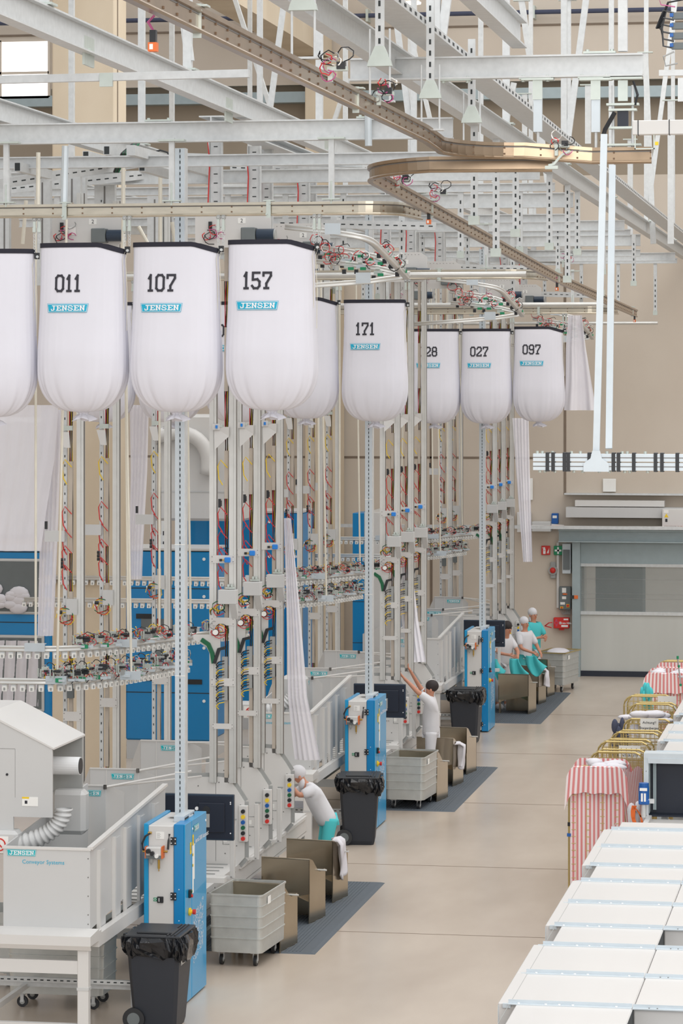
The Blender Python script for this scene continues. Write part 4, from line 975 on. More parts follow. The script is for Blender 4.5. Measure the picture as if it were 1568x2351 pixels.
    m = MB(mPAPER).box(-.335, .004, 1.86, -.24, .009, 1.94).use(mINK)
    for i in range(5): m.box(-.325, .003, 1.872+i*.013, -.29+.01*(i % 2), .0035, 1.874+i*.013)
    m.build('type_plate', t)
    s_ = MB(mBLACK).bb(-.32, -.012, 1.145, -.25, .012, 1.215, .004).use(mWHITE).box(-.3, -.018, 1.16, -.293, -.012, 1.2); s_.build('main_switch', t)
    g = MB(mGRN).box(-.365, .004, 1.16, -.325, .008, 1.2).use(mWHITE).cyl((-.345, .003, 1.18), .014, .003, 'y', 12).use(mGRN).cyl((-.345, .001, 1.18), .009, .003, 'y', 12); g.build('green_label', t)
    for i in range(2): MB(mPALE).bb(-.20+.0, .30+i*.28, H_-.02, -.08, .56+i*.28, H_+.05, .004).use(mSLOT).box(-.0795, .33+i*.28, H_+.0, -.079, .53+i*.28, H_+.025).build('junction_box', t)
    return t
CAB = cabinet()
def wheelie():
    t = thing('wheelie_bin', '', 'bin', (0, 0, 0), 0, 'black bins with bin liners')
    m = MB(mBINB); sec = [(.22, .24, 0), (.235, .26, .06), (.27, .32, .55), (.29, .36, .93), (.31, .385, .95), (.31, .385, 1.0)]
    vs = []
    for a, b_, z in sec:
        for x, y in ((-1, -.85), (-.85, -1), (.85, -1), (1, -.85), (1, .85), (.85, 1), (-.85, 1), (-1, .85)): vs.append((x*a, y*b_, z))
    n = 8; m.add(vs, [(j*n+i, (j+1)*n+i, (j+1)*n+(i+1) % n, j*n+(i+1) % n)[::-1] for j in range(len(sec)-1) for i in range(n)]+[tuple(range(n-1, -1, -1)), tuple(range(40, 48))])
    m.bar((-.12, -.262, .12), (-.13, -.305, .5), .012, .012).bar((.12, -.262, .12), (.13, -.305, .5), .012, .012).bar((-.13, -.305, .5), (.13, -.305, .5), .012, .012)
    b = m.build('bin_body', t)
    m = MB(mPAPER); nrm = lambda u, v, o: (.281+(v)*.06+o+.004, -.24+u, .70+v+u*.0)
    text(m, 'Restmüll', nrm, .105, .004, 'LEFT', .012); m.build('lettering', b)
    l = MB(mBLACK).bb(-.31, -.37, 1.0, .31, .40, 1.035, .012).bb(-.2, -.25, 1.03, .2, .05, 1.055, .01)
    for x in (.16, .2, .24): l.bb(x-.008, -.34, 1.03, x+.008, .35, 1.048, .003)
    l.build('lid', t)
    # liner: crumpled skirt folded over the rim
    m = MB(mLINER); rn = random.Random(9); n = 96; R = [(.30, .37, 1.005), (.335, .415, 1.02), (.36, .44, .97), (.355, .44, .90), (.325, .40, .83), (.31, .38, .81)]
    vs = []
    for j, (a, b_, z) in enumerate(R):
        for i in range(n):
            th = 2*math.pi*i/n; x, y = sup(a, b_, th, 4.5); k = 1+.05*math.sin(th*17+j*1.7)*(j > 0)+.035*math.sin(th*31+j)+.02*rn.uniform(-1, 1)
            vs.append((x*k, y*k, z+(.02*math.sin(th*9+j)+.015*rn.uniform(-1, 1)-(.09*max(0, math.cos(th-.3))*(j/5)) if j > 1 else 0)))
    m.add(vs, [(j*n+i, (j+1)*n+i, (j+1)*n+(i+1) % n, j*n+(i+1) % n) for j in range(5) for i in range(n)]); m.build('bin_liner', t)
    for y in (-.25, .25):
        w_ = MB(mBLACK).cyl((-.22, y*1.15, .12), .12, .05, 'y', 24); w_.use(mINNER).cyl((-.22, y*1.15, .12), .07, .056, 'y', 20)
        w_.build('wheel', t)
    MB(mINNER).cyl((-.22, 0, .12), .012, .62, 'y', 8).build('axle', t)
    MB(mBLACK).cyl((-.36, 0, .98), .015, .5, 'y', 8).box(-.37, -.25, .96, -.29, -.22, 1.0).box(-.37, .22, .96, -.29, .25, 1.0).build('handle', t)
    return t
BIN = wheelie()
def container(W_=.66, L_=1.1, H_=.70, zb=.17):
    t = thing('linen_container', '', 'container trolley', (0, 0, 0), 0, 'aluminium linen containers')
    def ring(a, b_, z, r=.06, n=5):
        P = []
        for cx, cy, a0 in ((a-r, b_-r, 0), (-a+r, b_-r, 1), (-a+r, -b_+r, 2), (a-r, -b_+r, 3)):
            for i in range(n+1): th = (a0+i/n)*math.pi/2; P.append((cx+r*math.cos(th), cy+r*math.sin(th), z))
        return P
    m = MB(mCONT); a, b_ = W_/2, L_/2; rings = []
    zz = [0, .04]; vs = []
    prof = [(0, .96)]
    for i in range(5):
        z0 = .05+i*.13
        prof += [(z0, .965+i*.007), (z0+.115, .97+i*.007), (z0+.117, 1.0+i*.007), (z0+.129, 1.0+i*.007), (z0+.131, .97+i*.007)]
    prof += [(H_-.02, 1.0), (H_-.02, 1.03), (H_, 1.03), (H_, .985), (.06, .945)]
    n = 24
    for z, k in prof: vs += ring(a*k, b_*(1-(1-k)*W_/L_), z+zb)
    m.add(vs, [(j*n+i, j*n+(i+1) % n, (j+1)*n+(i+1) % n, (j+1)*n+i) for j in range(len(prof)-1) for i in range(n)]+[tuple(range(n-1, -1, -1)), tuple((len(prof)-1)*n+i for i in range(n))])
    b = m.build('tub', t)
    MB(mPAPER).box(a*1.0+.006, -b_+.22, zb+.56, a+.012, -b_+.34, zb+.65).build('paper_label', b)
    for x in (-1, 1):
        for y in (-1, 1):
            w_ = MB(mBLACK).cyl((x*(a-.12), y*(b_-.14), .062), .062, .035, 'x', 18).use(mGREYD).cyl((x*(a-.12), y*(b_-.14), .062), .03, .045, 'x', 12).use(mGALV)
            w_.box(x*(a-.12)-.03, y*(b_-.14)-.02, .06, x*(a-.12)-.024, y*(b_-.14)+.02, zb).box(x*(a-.12)+.024, y*(b_-.14)-.02, .06, x*(a-.12)+.03, y*(b_-.14)+.02, zb).cb(x*(a-.12), y*(b_-.14), zb-.01, .1, .1, .02)
            w_.build('castor', t)
    return t
CON = container()
def chute():
    t = thing('steel_chute', '', 'steel chute', (0, 0, 0), 0, 'stainless steel chutes')
    MB(mINOX).prism([(-.66, .30), (-.5, .30), (-.2, .36), (0, .40), (0, .84), (-.66, .84)], 'y', 0, .012).cyl((-.33, .006, .845), .01, .66, 'x', 8).build('near_panel', t)
    P = [(0, .0), (.62, .0), (.62, .64), (.42, .63), (.34, .65), (.25, .72), (.12, .82), (.04, .845), (0, .845)]
    MB(mINOX).prism(P, 'x', -.012, .0).build('aisle_panel', t)
    MB(mINOX).box(-.66, .61, 0, 0, .62, .64).build('far_panel', t)
    MB(mINOX).box(-.66, .05, 0, -.62, .09, .3).box(-.66, 0, .25, -.64, .61, .6).add([(-.64, .01, .55), (-.02, .01, .3), (-.02, .6, .3), (-.64, .6, .55)], [(0, 1, 2, 3)]).build('slide', t)
    MB(mALU).cyl((-.005, .45, .645), .012, .16, 'x', 8).build('rim_roll', t)
    return t
CH = chute()
def station():
    t = thing('feeding_station', '', 'feeding station', (0, 0, 0), 0, 'feeding stations')
    P = [(-.85, .86), (-.08, .86), (0, .95), (0, 1.66), (-.2, 1.96), (-.36, 1.97), (-.85, 1.95)]
    b = MB(mGREYW).prism(P, 'y', 0, .03); b.use(mGREYD)
    for a, c in zip(P[1:-1], P[2:]): b.bar((a[0], .035, a[1]), (c[0], .035, c[1]), .10, .012, up=(0, 1, 0))
    b.use(mALUD); b.box(-.372, -.002, .9, -.368, .0, 1.96)
    for x, z in ((-.33, 1.9), (-.2, 1.9), (-.05, 1.62), (-.15, 1.35), (-.1, 1.1), (-.25, 1.0), (-.6, 1.85), (-.3, 1.2), (-.33, 1.2)): b.cyl((x, -.002, z), .008, .004, 'y', 8)
    b.build('side_panel', t)
    s_ = MB(mGREYW).bb(-.06, -.07, 1.16, .05, .01, 1.62, .006).build('button_strip', t)
    for i, c in enumerate((mRED, mBLACK, mGRND, mMOTOR, mYEL, mBLACK)):
        MB(c).cyl((-.0, -.085, 1.205+i*.069), .026, .035, 'y', 16).build('push_button', s_)
    MB(mGREYW).box(-1.3, .05, .8, -.05, 1.5, .84).build('tray', t)
    return t
ST = station()
def frame_line():
    t = thing('feed_conveyor', '', 'conveyor', (0, 0, 0), 0, 'feeding conveyors')
    MB(mGREYW).box(-.12, -2.6, .56, 0, 5.0, .86).use(mALUD).box(.001, -2.6, .60, .002, 5, .605).build('girder', t)
    m = MB(mALUD)
    for i in range(18): m.cyl((.003, -2.3+i*.4, .8), .01, .006, 'x', 6)
    m.build('bolt', t)
    m = MB(mGREYW).box(-1.3, -2.6, .83, -.12, 5.0, .86).use(mGREYD)
    for i in range(30): m.box(-1.3, -2.5+i*.25, .861, -.13, -2.48+i*.25, .872)
    m.build('slat_belt', t)
    for y in (-1.5, -1.2, .35, .6, 1.9, 2.15):
        MB(mINOX).prism([(y, .86), (y+.22, .86), (y+.13, 1.04)], 'x', -.35, -.345).use(mBLACK).bar((-.347, y, .86), (-.347, y+.13, 1.045), .02, .02).build('pusher_wedge', t)
    for y in (-2.4, .4, 3.0, 4.9): MB(mGREYD).box(-.1, y, 0, -.02, y+.08, .56).build('leg', t)
    MB(mTEALST).box(-1.25, -2.6, .3, -1.15, 5, .5).box(-.1, -2.6, .25, -.04, 5, .31).build('lower_rail', t)
    return t
FL = frame_line()
def white_post():
    t = thing('guard_post', '', 'post', (0, 0, 0), 0, 'white guard posts at the stations')
    MB(mGREYW).bb(-.03, -.03, 0, .03, .03, .72, .006).build('post', t); MB(mGREYD).box(-.02, -.02, .72, .05, .02, .74).build('cap', t); MB(mGREYW).box(-.2, -.03, 0, .0, .03, .03).build('foot', t)
    MB(mGREYD).tube([(-.03, 0, .55), (-.12, -.01, .55), (-.12, -.01, .42), (-.04, 0, .42)], .008, 6).use(mPAPER).cb(-.09, -.02, .48, .05, .02, .05).build('hook', t)
    return t
WP = white_post()
def monitor():
    t = thing('monitor_housing', '', 'monitor', (0, 0, 0), 0, 'dark monitor housings')
    MB(mSCREEN).bb(-.43, 0, 0, .43, .06, .55, .008).use(mBLKBELT).bb(-.41, -.004, .02, .41, .01, .53, .003).build('housing', t)
    MB(mBLKBELT).bb(.0, -.03, .1, .32, 0, .45, .006).use(mBLACK).cyl((.1, -.032, .37), .045, .006, 'y', 20).use(mGREYD).box(.06, -.034, .16, .14, -.03, .32).box(.07, -.036, .25, .13, -.033, .27).build('rear_cover', t)
    MB(mWHITE).cyl((-.02, -.012, .38), .022, .02, 'y', 14).build('knob', t)
    MB(mGREYW).box(-.05, .06, -.5, .05, .14, .3).box(-.3, .06, -.52, .3, .2, -.46).build('mount', t)
    m = MB(mWHITE)
    for z in (.46, .44, .09): m.cyl((.39, -.006, z), .008, .006, 'y', 8)
    m.build('screw', t)
    return t
MO = monitor()
def trough():
    t = thing('loading_trough', '', 'loading trough', (0, 0, 0), 0, 'grey loading troughs')
    # origin floor below front right upper corner (x=0), y=0 front
    f = MB(mGREY).bb(-.96, 0, 1.14, 0, .02, 2.01, .004).use(mALUD)
    for z in (1.2, 1.3, 1.5, 1.7, 1.9): f.cyl((-.02, -.002, z), .007, .004, 'y', 6)
    f.use(mGREYW).box(-.97, -.01, 1.985, .01, .03, 2.012); fr = f.build('front_panel', t)
    m = MB(mTEALLOGO); logo(m, front(-.756, 0, 1.945), .33, .075, mTEALLOGO); m.build('logo', fr)
    m = MB(mCYAN); text(m, 'Conveyor Systems', front(-.75, 0, 1.83), .062, .004); m.build('lettering', fr)
    s_ = MB(mGREY).prism([(.02, 1.14), (3.5, 1.35), (3.5, 2.23), (.02, 2.01)], 'x', -.02, 0); s_.use(mGREYW).bar((-.0, .0, 2.01), (-.0, 3.5, 2.235), .06, .03)
    for y in (.28, .95, 1.45, 2.1, 2.8): q = y*.0632; s_.use(mGREYW).box(.0, y, 1.0+q*.6, .035, y+.05, 1.93+q).use(mGREY).box(.0, y+.05, 1.05+q*.6, .012, y+.35, 1.9+q).use(mGREYW)
    s_.build('side_wall', t)
    MB(mGREY).prism([(.02, 1.14), (3.5, 1.35), (3.5, 2.23), (.02, 2.01)], 'x', -.96, -.94).build('side_wall', t)
    MB(mINNER).prism([(.02, 1.14), (3.5, 1.35), (3.5, 1.37), (.02, 1.16)], 'x', -.94, -.02).build('bottom_belt', t)
    MB(mGREYW).box(-1.2, -.36, 1.03, .10, .1, 1.13).add([(-1.2, -.36, 1.03), (.10, -.36, 1.03), (.10, -.33, .98), (-1.2, -.33, .98)], [(0, 1, 2, 3)]).prism([(-.36, 1.13), (0, 1.155), (0, 1.13)], 'x', -1.2, .1).box(.02, .0, .96, .1, 3.4, 1.1).build('platform', t)
    for x in (-1.0, .0):
        for y in (-.3, 2.9): MB(mGREYW).bb(x-.06, y, 0, x+.06, y+.1, 1.0, .006).use(mGREY).box(x-.065, y-.005, .55, x+.065, y+.105, .58).build('leg', t)
    MB(mGREYW).box(-.94, -.29, .72, -.06, -.23, .86).box(-.94, -.29, .13, -.06, -.23, .19).box(-.94, 2.95, .5, -.06, 3.0, .62).box(-1.0, -.2, .3, -.95, 2.9, .36).build('cross_bar', t)
    m = MB(mGALV).box(-1.3, .7, .42, .35, .74, .47).box(-1.3, .9, .33, .35, .93, .38).box(.27, .72, 0, .32, .76, .4).use(mSLOT)
    for i in range(22): m.cb(-1.25+i*.075, .698, .445, .035, .004, .012)
    m.build('floor_strut', t)
    return t
TG = trough()
def hood():
    t = thing('bag_opener_hood', '', 'machine hood', (0, 0, 0), 0, 'grey machine hoods over the troughs')
    P = [(0, 2.24), (0, 3.0), (-.73, 3.36), (-1.9, 3.36), (-1.9, 2.1), (-.44, 2.1), (-.44, 2.24)]
    MB(mGREY).prism(P, 'y', 0, .03).use(mALUD).box(-.9, -.002, 2.45, -.898, 0, 2.98).box(-.42, -.002, 2.45, -.418, 0, 2.98).box(-.9, -.002, 2.98, -.42, 0, 2.983).build('front_plate', t)
    MB(mGREYW).add([(.02, -.01, 3.0), (-.73, -.01, 3.37), (-.73, 1.32, 3.37), (.02, 1.32, 3.0), (.02, -.01, 2.98), (-.73, -.01, 3.345), (-.73, 1.32, 3.345), (.02, 1.32, 2.98)], [(0, 3, 2, 1), (4, 5, 6, 7), (0, 1, 5, 4), (1, 2, 6, 5), (2, 3, 7, 6), (3, 0, 4, 7)]).box(-1.9, -.01, 3.345, -.73, 1.32, 3.37).build('roof_plate', t)
    MB(mGREYD).prism([(0, 2.3), (0, 3.0), (-.73, 3.345), (-1.9, 3.345), (-1.9, 2.2)], 'y', 1.26, 1.3).build('back_plate', t)
    MB(mWHITE).cyl((-.2, .7, 2.72), .10, .66, 'x', 24).use(mBLACK).cyl((.131, .7, 2.72), .09, .01, 'x', 20).build('roller', t)
    MB(mGREY).bb(-.3, 1.0, 1.9, .1, 1.24, 2.4, .05).build('side_box', t)
    m = MB(mGREY); pts = bez([(.05, .3, 2.3), (.05, .2, 2.1), (-.1, .1, 2.0), (-.42, .0, 1.93)], 60)
    n = 16; vs = []
    for i, p in enumerate(pts):
        d = (pts[min(i+1, 60)]-pts[max(0, i-1)]).normalized(); u = Vector((0, 1, 0)); v_ = d.cross(u); r = .10+.014*math.sin(i*1.25)
        for j in range(n): a = 2*math.pi*j/n; vs.append(p+u*r*math.cos(a)+v_*r*math.sin(a))
    m.add(vs, [(j*n+i, (j+1)*n+i, (j+1)*n+(i+1) % n, j*n+(i+1) % n) for j in range(60) for i in range(n)]); m.build('corrugated_duct', t, True)
    MB(mGREY).bb(-.75, -.12, 1.86, -.36, .12, 2.1, .04).build('duct_elbow', t)
    s_ = MB(mPAPER).box(-.66, -.125, 1.86, -.46, -.121, 2.04).use(mRED)
    s_.sweep([(-.56+.065*math.cos(a), -.128, 1.95+.065*math.sin(a)) for a in [i*math.pi/12 for i in range(24)]], rect(.014, .004), up=(0, 1, 0), closed=True).bar((-.605, -.128, 1.995), (-.515, -.128, 1.905), .004, .014).use(mINK).box(-.57, -.127, 1.91, -.555, -.126, 1.99)
    s_.build('no_entry_sign', t)
    l = MB(mPAPER).box(-.34, -.004, 2.36, -.16, -.001, 2.46).use(mYEL).box(-.34, -.005, 2.44, -.26, -.004, 2.46).use(mINK).box(-.31, -.005, 2.385, -.28, -.004, 2.42); l.build('warning_label', t)
    MB(mBLACK).cyl((-.51, -.003, 2.70), .014, .01, 'y', 10).build('lock', t)
    return t
HD = hood()
def hopper():
    t = thing('hopper_panel', '', 'hopper', (0, 0, 0), 0, 'light grey hopper panels')
    b = MB(mGREY).bb(-.62, 0, 1.0, 0, .02, 2.2, .004).use(mGREYW).box(-.62, -.012, 2.185, .0, .03, 2.20).box(-.41, -.006, 1.0, -.4, .0, 2.2)
    b.build('front_plate', t)
    MB(mGREY).add([(-.62, 0, 1.0), (-.62, 0, 2.2), (-.72, .1, 2.0), (-.78, .15, 1.85), (-.78, .15, 1.0)], [(0, 1, 2, 3, 4)]).build('wing', t)
    m = MB(mTEALLOGO); logo(m, front(-.20, 0, 2.10), .30, .075, mTEALLOGO); m.build('logo', t)
    MB(mGREY).prism([(0, 1.0), (.9, 1.0), (.9, 2.0), (.02, 2.2)], 'x', -.02, 0).build('side_plate', t)
    return t
HP = hopper()

first = {}
def put(proto, loc, label, rz=0):
    if proto.name not in first: first[proto.name] = 1; proto.location = loc; proto['label'] = label; proto.rotation_euler = (0, 0, rz); return proto
    return copy_tree(proto, None, loc, label, rz)
CX = [-7.63, -7.69, -7.62]
SIDEW = ['nearest, by the numbered front bags', 'in the middle of the hall', 'farthest, near the back wall']
for k in range(3):
    o = SEC*k; n = ORD[k]
    put(CAB, (CX[k], 33.35+o, 0), 'tall blue and grey control cabinet in the %s bay' % n)
    slot_post((CX[k]-.20, 34.0+o+(0 if k else .0), 2.03), 'slotted steel post rising from the blue cabinet of the %s bay' % n, 2.03, 9.66)
    put(BIN, [(-7.67, 32.3, 0), (-7.72, 45.6, 0), (-7.84, 58.7, 0)][k], ['black wheelie bin with shiny liner before the nearest blue cabinet, lettered on its side', 'black wheelie bin with liner left of the middle blue cabinet', 'black wheelie bin with liner left of the farthest blue cabinet'][k], [0, .12, 0][k])
    if k < 2: put(CON, (-7.50-.04*k, 36.2+o, 0), ['ribbed aluminium linen container on castors beside the nearest blue cabinet', 'ribbed aluminium linen container on castors beside the middle blue cabinet'][k], math.radians(-4))
    put(FL, (-7.98, 37.6+o, 0), 'white feeding conveyor along the aisle in the %s bay' % n)
    put(MO, (-8.0, 35.7+o, 1.50), 'dark monitor housing behind the %s blue cabinet' % n)
    put(TG, ([-8.27, -8.38, -8.36][k], 31.6+o, 0), 'light grey loading trough with sloping side wall in the %s bay' % n)
    if k == 0: put(HD, (-8.85, 32.2, 0), 'grey machine hood with flexible duct at the lower left')
    if k == 1: copy_tree(HD, None, (-8.85, 32.2+o, 0), 'flexible duct with no-entry sign behind the towers of the middle bay', None, ('front_plate', 'roof_plate', 'back_plate', 'roller', 'warning_label', 'lock'))
    for i in range(3):
        put(ST, (-7.9, SY[i]+o, 0), '%s feeding station panel with coloured push buttons in the %s bay' % (TN[i], n))
        put(WP, (-7.83, 36.85+1.5*i+o, .86), '%s white guard post on the conveyor edge in the %s bay' % (TN[i], n))
        put(CH, [(-7.18, 36.6, 0), (-7.18, 38.55, 0), (-7.16, 40.15, 0)][i][:1]+([36.6, 38.55, 40.15][i]+o, 0), '%s stainless steel chute on the rubber mat of the %s bay' % (TN[i], n), math.radians(-9))
        hx = -9.0+[-.02, 0, .12][i]; hy = [35.2, 36.75, 38.9][i]
        put(HP, (hx, hy+o, [0, 0, .1][i]), '%s light grey hopper panel with teal banner in the %s bay' % (TN[i], n))
        for q, (x1, z1) in enumerate(((-8.45, 1.98), (-8.45, 2.12))):
            m = MB(mGREYW).tube([(hx+.0, hy-.03+o, 2.18-.0*q+[0, 0, .1][i]), (x1, SY[i]+o-.05-.6*q, z1)], .013, 8).use(mALUD).cyl((hx, hy-.03+o, 2.18+[0, 0, .1][i]), .02, .05, 'z', 8)
            solo(m, 'tie_rod', 'white tie rod at the %s hopper panel of the %s bay, %s one' % (TN[i], n, ['lower', 'upper'][q]), 'rod', 'white tie rods')
    y0, y1 = [(36.6, 42.0), (49.1, 54.9), (62.0, 68.3)][k]
    t = thing('rubber_mat', 'dark grey ribbed rubber mat under the chutes of the %s bay' % n, 'mat', (-7.6, y0, 0), 0, 'ribbed rubber mats')
    m = MB(mMAT).add([(-1, 0, 0), (.85, 0, 0), (.85, y1-y0, 0), (-1, y1-y0, 0), (-1, .05, .016), (.79, .05, .016), (.79, y1-y0-.05, .016), (-1, y1-y0-.05, .016)], [(0, 1, 5, 4), (1, 2, 6, 5), (2, 3, 7, 6), (4, 5, 6, 7)])
    i = 0
    while .1+i*.045 < 1.75: m.box(-.98+i*.045, .08, .016, -.965+i*.045, y1-y0-.08, .021); i += 1
    m.build('ribbed_sheet', t)
put(CON, (-7.1, 68.9, 0), 'ribbed aluminium linen container with yellowish rim by the roll-up door', math.radians(-12))
for c in KIDS[CON.name]: pass
solo(MB(mGOLD).sweep([(-7.1+a*.345*math.cos(-.21)-b_*.565*math.sin(-.21), 68.9+a*.345*math.sin(-.21)+b_*.565*math.cos(-.21), .885) for a, b_ in ((1, -1), (1, 1), (-1, 1), (-1, -1))], rect(.03, .025), closed=True), 'rim_guard', 'yellowish rim guard on the linen container by the roll-up door', 'rim')
solo(MB(mCLOTH).ell((-7.1, 68.9, .86), .26, .45, .09, 20, 10), 'linen_pile', 'white linen heaped in the container by the roll-up door', 'laundry', None, True)
# extra linen containers parked under the first trough
for i, (x, y) in enumerate(((-10.3, 34.3), (-9.0, 33.2))):
    put(CON, (x, y, 0), ['linen container parked in the shade below the nearest trough, left one', 'linen container parked in the shade below the nearest trough, right one'][i], math.radians(90))
# cloths hanging over the chutes
def drape(label, c, rz=0, m=None, s=1.0, seed=0):
    mb = MB(m or mCLOTH); rn = random.Random(seed)
    def fn(u, v):
        x = (u-.5)*.30*s*(1+.25*math.sin(v*5+seed)); a = v*1.0
        if a < .3: y, z = -.0+a*.25, .02+.03*math.sin(u*6)
        else: y, z = .10+.03*math.sin(u*9+seed), -(a-.3)*.55*s*(1-.3*abs(u-.5))
        return (y+.03*math.sin(u*11+v*3), x+.02*math.sin(v*9), z+.015*math.sin(u*13))
    mb.grid(18, 18, fn)
    t = mb.build('draped_cloth', None, True, c); t.rotation_euler = (0, 0, rz)
    sm = t.modifiers.new('thickness', 'SOLIDIFY'); sm.thickness = .02
    return tag(t, label, 'cloth', 'cloths over the chutes')
drape('white cloth hanging over the rear steel chute of the nearest bay', (-7.20, 40.45, .80), 0, s=1.35)
drape('white cloth hanging over a steel chute of the middle bay', (-7.18, 52.35, .70), 0, s=1.1, seed=2)
drape('small white cloth on the far steel chutes', (-7.16, 66.0, .70), 0, s=.9, seed=4)

# ================================================ BLUE MACHINES BEHIND
def machine(px0, px1, ytop, Y, ztop_, label, seams, win=False, z0=.35):
    x0, x1 = XP(px0, Y), XP(px1, Y); zt_ = ZP(ztop_, x1, Y) if ztop_ > 20 else ztop_
    t = thing('washing_tunnel_cabinet', label, 'machine', ((x0+x1)/2, Y, 0)); w_ = (x1-x0)/2
    b = MB(mBLUED).bb(-w_, 0, z0, w_, 1.4, zt_, .03).use(mGREY).box(-w_+.02, .02, 0, w_-.02, 1.3, z0).box(-w_-.003, -.0, zt_-.0, w_+.003, 1.4, zt_+.04).build('housing', t)
    for (a, c) in seams:
        z = ZP(a, x1, Y); MB(mSLOT).box(-w_+.01, -.004, z-.008, w_-.01, .002, z+.008).build('seam', t)
    m = MB(mWHITE)
    for (a, c) in seams: z = ZP(a+18, x1, Y); m.cyl((w_-.12, -.006, z), .03, .01, 'y', 10)
    m.build('lock', t)
    return t, w_, zt_
t, w_, zt_ = machine(288, 483, 0, 55, 1265, 'blue machine cabinet behind the slotted post, with lettering on its upper door', [(1352, 0), (1470, 0), (1592, 0), (1266, 0)])
m = MB(mWHITE); text(m, 'ng 2000', front(-w_+.04, -.001, 3.60), .085, .006); m.build('lettering', t)
for x, z in ((-.6, 1.45), (-.6, 2.6), (.35, 1.4)): MB(mBLACK).box(x, -.012, z, x+.3, .0, z+.09).build('door_handle', t)
MB(mINNER).box(-w_+.3, -.01, 2.0, -w_+.9, .0, 2.6).build('vent_grille', t)
t, w_, zt_ = machine(425, 632, 0, 60, 1178, 'tall blue machine cabinet behind the station towers of the nearest bay', [(1260, 0), (1345, 0), (1180, 0)])
machine(640, 692, 0, 61, 1178, 'narrow blue cabinet right of the tall blue machine', [(1260, 0), (1345, 0)])
m = MB(mGREY).box(-w_, -.02, 3.6, -w_+.75, .05, 4.2); 
t, w_, zt_ = machine(-60, 117, 0, 54, 1265, 'blue machine cabinet at the left edge with two windows full of laundry', [(1430, 0), (1268, 0)])
for z0, z1 in ((2.73, 3.75), (.95, 2.35)):
    fr = MB(mGREY).bb(-w_-.3, -.03, z0, w_-.12, .0, z1, .02).build('window_frame', t)
    MB(mINNER).box(-w_-.26, -.034, z0+.05, w_-.17, -.03, z1-.05).build('window_glass', fr)
rn = random.Random(4); m = MB(mCLOTH)
for i in range(26):
    a = rn.uniform(-.65, .35); h = rn.uniform(0, .45)*(1-abs(a+.1)); m.ell((a-.1, -.07, 2.83+h), rn.uniform(.12, .22), .06, rn.uniform(.07, .14), 10, 6)
lp = solo(shift(m, (-t.location.x, -t.location.y, 0)), 'laundry_heap', 'heap of crumpled white laundry behind the upper window of the left blue machine', 'laundry', None, True)
m = MB(mCLOTH); m.grid(50, 12, lambda u, v: (-.85+u*1.35, -.06+.03*math.sin(u*38+v*2), 2.25-v*1.2)); shift(m, (-t.location.x, -t.location.y, 0))
solo(m, 'hanging_laundry', 'long white laundry hanging behind the lower window of the left blue machine', 'laundry', None, True)
# pale upper housings with curved duct
Y = 57.5
t = thing('upper_housing', 'pale grey machine housing with curved duct above the blue cabinets', 'machine', (XP(455, Y), Y, 4.3)); x0, x1 = XP(346, Y)-XP(455, Y), XP(560, Y)-XP(455, Y)
MB(mGREYW).bb(x0, 0, 0, x1, 1.5, 2.05, .05).use(mGREY).box(x0, -.01, .55, x1, 0, .58).build('housing', t)
MB(mGREYW).sweep(bez([(x0+.1, -.15, 1.6), (-.1, -.15, 1.9), (.35, -.15, 1.5), (.2, -.15, .9)], 14), [(.14*math.cos(i*math.pi/6), .14*math.sin(i*math.pi/6)) for i in range(12)], up=(0, 1, 0)).build('curved_duct', t, True)
m = MB(mPAPER).box(x0+.0, -.03, -.75, x0+.35, -.02, .0).use(mINK)
for i in range(9): m.box(x0+.05+(i % 3)*.1, -.034, -.68+(i//3)*.2, x0+.08+(i % 3)*.1, -.03, -.6+(i//3)*.2)
m.build('label_strip', t)
Y = 56
solo(MB(mGREYW).bb(XP(-40, Y), Y, 4.0, XP(200, Y), Y+1.5, 6.3, .08), 'white_enclosure', 'large white machine enclosure behind the hanging sheets at the left edge', 'machine')
# narrow blue cabinet with grey side between the towers
Y = 68
t = thing('narrow_cabinet', 'narrow blue cabinet with grey side, behind the middle bay towers', 'cabinet', (XP(822, Y), Y, 0)); x1 = XP(836, Y)-XP(822, Y)
MB(mBLUED).bb(-x1*.9, 0, .1, x1, .9, ZP(1180, -9, Y), .01).build('door', t); MB(mGREYW).bb(x1, .0, .1, x1+.38, 2.2, ZP(1178, -9, Y), .01).build('side_panel', t)
m = MB(mSLOT)
for py in (1245, 1385, 1480): m.box(-x1*.9, -.004, ZP(py, -9, Y), x1, .0, ZP(py, -9, Y)+.012)
m.build('seam', t)
MB(mGREYW).prism([(x1, .1), (x1+.5, .9), (x1+.5, 1.5), (x1, 1.3)], 'y', -.2, -.15).build('slanting_panel', t)
